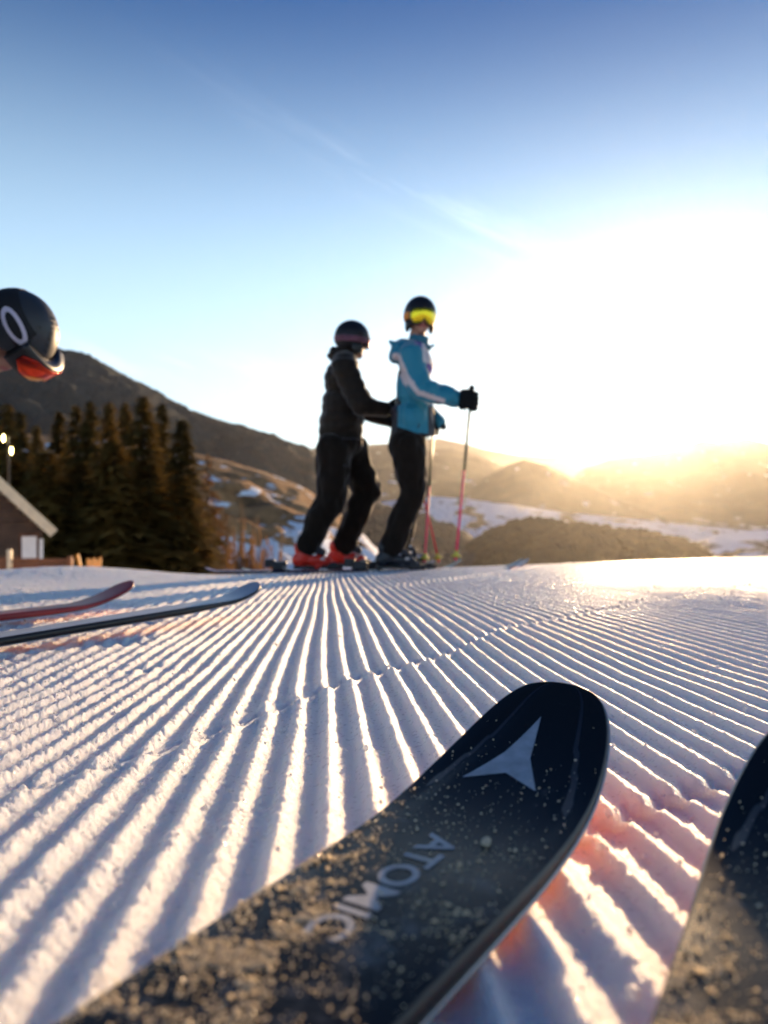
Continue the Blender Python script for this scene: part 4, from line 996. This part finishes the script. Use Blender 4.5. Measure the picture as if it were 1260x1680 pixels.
# near hand resting on the other skier's back: open fingers
bm = bmesh.new(); w2 = Vector(J2['wrr']); c2 = w2 + Vector((.055, .02, .006))
limb(bm, (w2 - Vector((.03, 0, 0)), .038), (w2, .034)); ball(bm, c2, (.05, .022, .044))
for k in range(4):
    f0 = c2 + Vector((.035, 0, .028 - k * .019)); Lf = [.060, .070, .066, .052][k]
    limb(bm, (f0, .0125), (f0 + Vector((Lf * .45, .008, -.004)), .012), (f0 + Vector((Lf * .75, .022, -.008)), .011), (f0 + Vector((Lf * .95, .038, -.012)), .010))
limb(bm, (c2 + Vector((-.02, 0, .03)), .015), (c2 + Vector((.015, -.005, .055)), .0135), (c2 + Vector((.045, .004, .066)), .0115))
blob(bm, 'glove', M_glove, p2, .0045, 2)
hc = top_c - P2 - (top_c - tip_c).normalized() * .07
glove(p2, hc, (top_c - tip_c), Vector((-1, 0, .2)), M_glove, 1.1, 1)
wl_ = Vector(J2['wrl']); bm = bmesh.new(); limb(bm, (wl_, .042), (hc + Vector((-.05, 0, 0)), .030)); blob(bm, 'glove_cuff', M_glove, p2, .007, 1)

# skis under the standing skiers
M_tw = mat('white_topsheet', (.5, .5, .55), .35); M_tp = mat('purple_topsheet', (.22, .06, .22), .35); M_tg = mat('black_green_topsheet', (.02, .05, .03), .35); M_tb = mat('dark_blue_topsheet', (.03, .04, .10), .35)
def small_ski(boot_x, dep, D, x0, az, mt, label, tipH=.07, L=1.58, grp='skis of the standing skiers'):
    m_ = dict(CM); m_['top'] = mt
    r, _ = make_ski('ski', (L, .052, tipH, .22, 2.2, .10, .016), m_, label, grp)
    # boot centre sits .56 L behind the tip
    b_ = at(boot_x, 934, D + dep); dx, dy = math.sin(az), math.cos(az)
    place_ski(r, b_.x + dx * L * .56, b_.y + dy * L * .56, b_.z - .004, az, 0)
    return r
small_ski(640, -.12, D1, 0, R(84), M_tb, 'dark ski under the near black boot of the teal-jacket skier')
small_ski(662, .13, D1, 0, R(82), M_tw, 'pale ski under the far black boot of the teal-jacket skier')
small_ski(507, -.12, D2, 0, R(83), M_tp, 'purple ski under the near red boot')
small_ski(558, .13, D2, 0, R(83), M_tg, 'black and green ski under the far red boot')

# person 3: bending forward at the left edge
D3 = 2.5; k3 = D3 / F
C3 = at(19, 549, D3); H3 = frame((.42, .06, -.90), (.90, -.08, .42))
P3 = Vector((-1.05, 1.33, -.06))
c3 = C3 - P3; bk = Vector((-.75, -.62, 0)); sd_ = Vector((-.62, .75, 0)).normalized()
fl, fr_ = Vector((-.19, .06, .10)), Vector((.20, -.07, .10))
J3 = dict(neck=c3 + bk * .15 + Vector((0, 0, .01)), chest=c3 + bk * .32 + Vector((0, 0, .06)), belly=c3 + bk * .5 + Vector((0, 0, .10)), hip=c3 + bk * .66 + Vector((0, 0, .06)),
          shl=c3 + bk * .22 + sd_ * .17, shr=c3 + bk * .22 - sd_ * .17, ell=Vector((-.28, .42, .42)), elr=Vector((-.12, .22, .40)), wrl=Vector((-.20, .22, .30)), wrr=Vector((.06, .10, .30)),
          hpl=c3 + bk * .66 + sd_ * .10, hpr=c3 + bk * .66 - sd_ * .10, knl=Vector((-.30, .34, .50)), knr=Vector((-.02, .18, .48)), anl=fl + Vector((0, 0, .03)), anr=fr_ + Vector((0, 0, .03)))
p3 = person(P3, 0, 'person bowing low in a dark grey helmet with a white ring on its strap', J3, (c3, H3), None, None, None)
lens_o = lens_mat('orange_mirror_lens', [(0, (1, .50, .03)), (.38, (1, .36, .02)), (.48, (.75, .04, .01)), (.75, (.8, .06, .01)), (1, (.35, .02, .01))], 2, c3.z - .168, c3.z - .105)
M_bstrap = mat('black_strap', (.008, .007, .008), .75, var=.2, vscale=60)
hel, T3, pos3, band3 = helmet(p3, c3, H3, M_hgrey, M_bstrap, lens_o, M_goggle, vents=True, s=.93, strapw=.036, m_vent=M_goggle, gq=.045, go=.042)
# ring emblem on the strap
M_ring = mat('white_print', (.62, .56, .66), .5)
V = []; nseg = 48
for i in range(nseg):
    a = 2 * math.pi * i / nseg
    for rr in (1.0, .84, .68, .55):
        zz_ = math.sin(a) * .027 * rr + .066; az = -math.pi / 2 + .15 + math.cos(a) * .50 * (.35 + .65 * rr)
        off = .0075; qv = max(.05, 1 - ((zz_ - .025) / (.132 + off)) ** 2) ** .5
        V.append(tuple(T3 @ Vector((math.cos(az) * (.138 + off) * qv - .004, math.sin(az) * (.116 + off) * qv, zz_))))
Q = []
for i in range(nseg):
    for j in range(3): Q.append((i * 4 + j, ((i + 1) % nseg) * 4 + j, ((i + 1) % nseg) * 4 + j + 1, i * 4 + j + 1))
link('ring_emblem', mesh_np('ring_emblem', V, Q), M_ring, hel)
bm = bmesh.new(); A = lambda k: J3[k]
ball(bm, A('chest'), (.17, .20, .13)); ball(bm, A('belly'), (.17, .17, .13)); limb(bm, (A('neck'), .075), (A('chest'), .12)); sleeve(bm, J3, 'l', .08, .065, .055, .042); sleeve(bm, J3, 'r', .08, .065, .055, .042)
blob(bm, 'jacket', mat('navy_jacket', (.02, .025, .04), .6, var=.2, vscale=12), p3, .009, 3, wrinkle(.014, 12, .01, 30, 23))
bm = bmesh.new(); ball(bm, A('hip'), (.16, .17, .13)); leg(bm, J3, 'l', .10, .08, .07, .07); leg(bm, J3, 'r', .10, .08, .07, .07); blob(bm, 'trousers', M_pants, p3, .009, 2, wrinkle(.014, 12, .01, 30, 28))
for sd in 'rl':
    h = Vector((J3['an' + sd].x, J3['an' + sd].y, .0)); ski_boot(p3, h, (.477, .88, 0), .05, M_blkboot, M_goggle, M_buckle)
    glove(p3, J3['wr' + sd] + Vector((.01, 0, -.09)), (0, 1, 0), (0, 0, 1), M_glove, 1.1, 1)
# their skis, pointing away to the right
M_red = mat('red_topsheet', (.42, .035, .03), .4, var=.25, vscale=12)
def left_ski(tip, tail, zt, mt, label, H, W=.042, L0=.26, ex=2.0, lift=0.0):
    m_ = dict(CM); m_['top'] = mt; m_['side'] = m_side3
    d = Vector((tip[0] - tail[0], tip[1] - tail[1])); L = 2.05; az = math.atan2(d.x, d.y)
    r, _ = make_ski('ski', (L, W, H, L0, ex, .06, .016), m_, label, 'skis of the person at the left edge')
    dn = d.normalized()
    g = lambda q: float(ground(np.array([tip[0] - dn.x * q]), np.array([tip[1] - dn.y * q]))[0])
    sl = g(1.3) - g(.3); pl = g(.3) - .3 * sl
    place_ski(r, tip[0], tip[1], pl + .024 + lift, az, math.atan(sl) - lift / 1.0); return r
m_side3 = M_red
def at_snow(x, Y): return (x - 630) / F * Y
left_ski((-.735, 2.31), (-.735 - .477, 2.31 - .88), 0, M_red, 'red ski with an upturned tip lying across the snow, behind the dark one', .052, .040, .22, 2.0, .012)
m_side3 = M_side
left_ski((-.351, 2.186), (-.351 - .477, 2.186 - .88), 0, mat('pale_topsheet', (.42, .43, .5), .4, var=.15, vscale=9), 'long pale-topped ski with black sides, nearer the camera than the red one', .034, .038, .16, 2.2, .034)  # pale tone puts snow cover and white reflection into a dark ski's colour

#ENDPART2
# ------------------------------------------------------------------ haze
bm = bmesh.new(); box(bm, -16000, 16000, -80, 27000, -900, 640)
hz = fin(bm, 'haze'); hm = bpy.data.materials.new('haze'); hm.use_nodes = True
n, l = nodes(hm); n.remove(n['Principled BSDF']); pv = n.new('ShaderNodeVolumePrincipled')
pv.inputs['Color'].default_value = (.95, .93, .9, 1); pv.inputs['Density'].default_value = 1.7e-5; pv.inputs['Anisotropy'].default_value = .80
l.new(pv.outputs[0], n['Material Output'].inputs['Volume']); hz.data.materials.append(hm); tag(hz, kind='stuff')
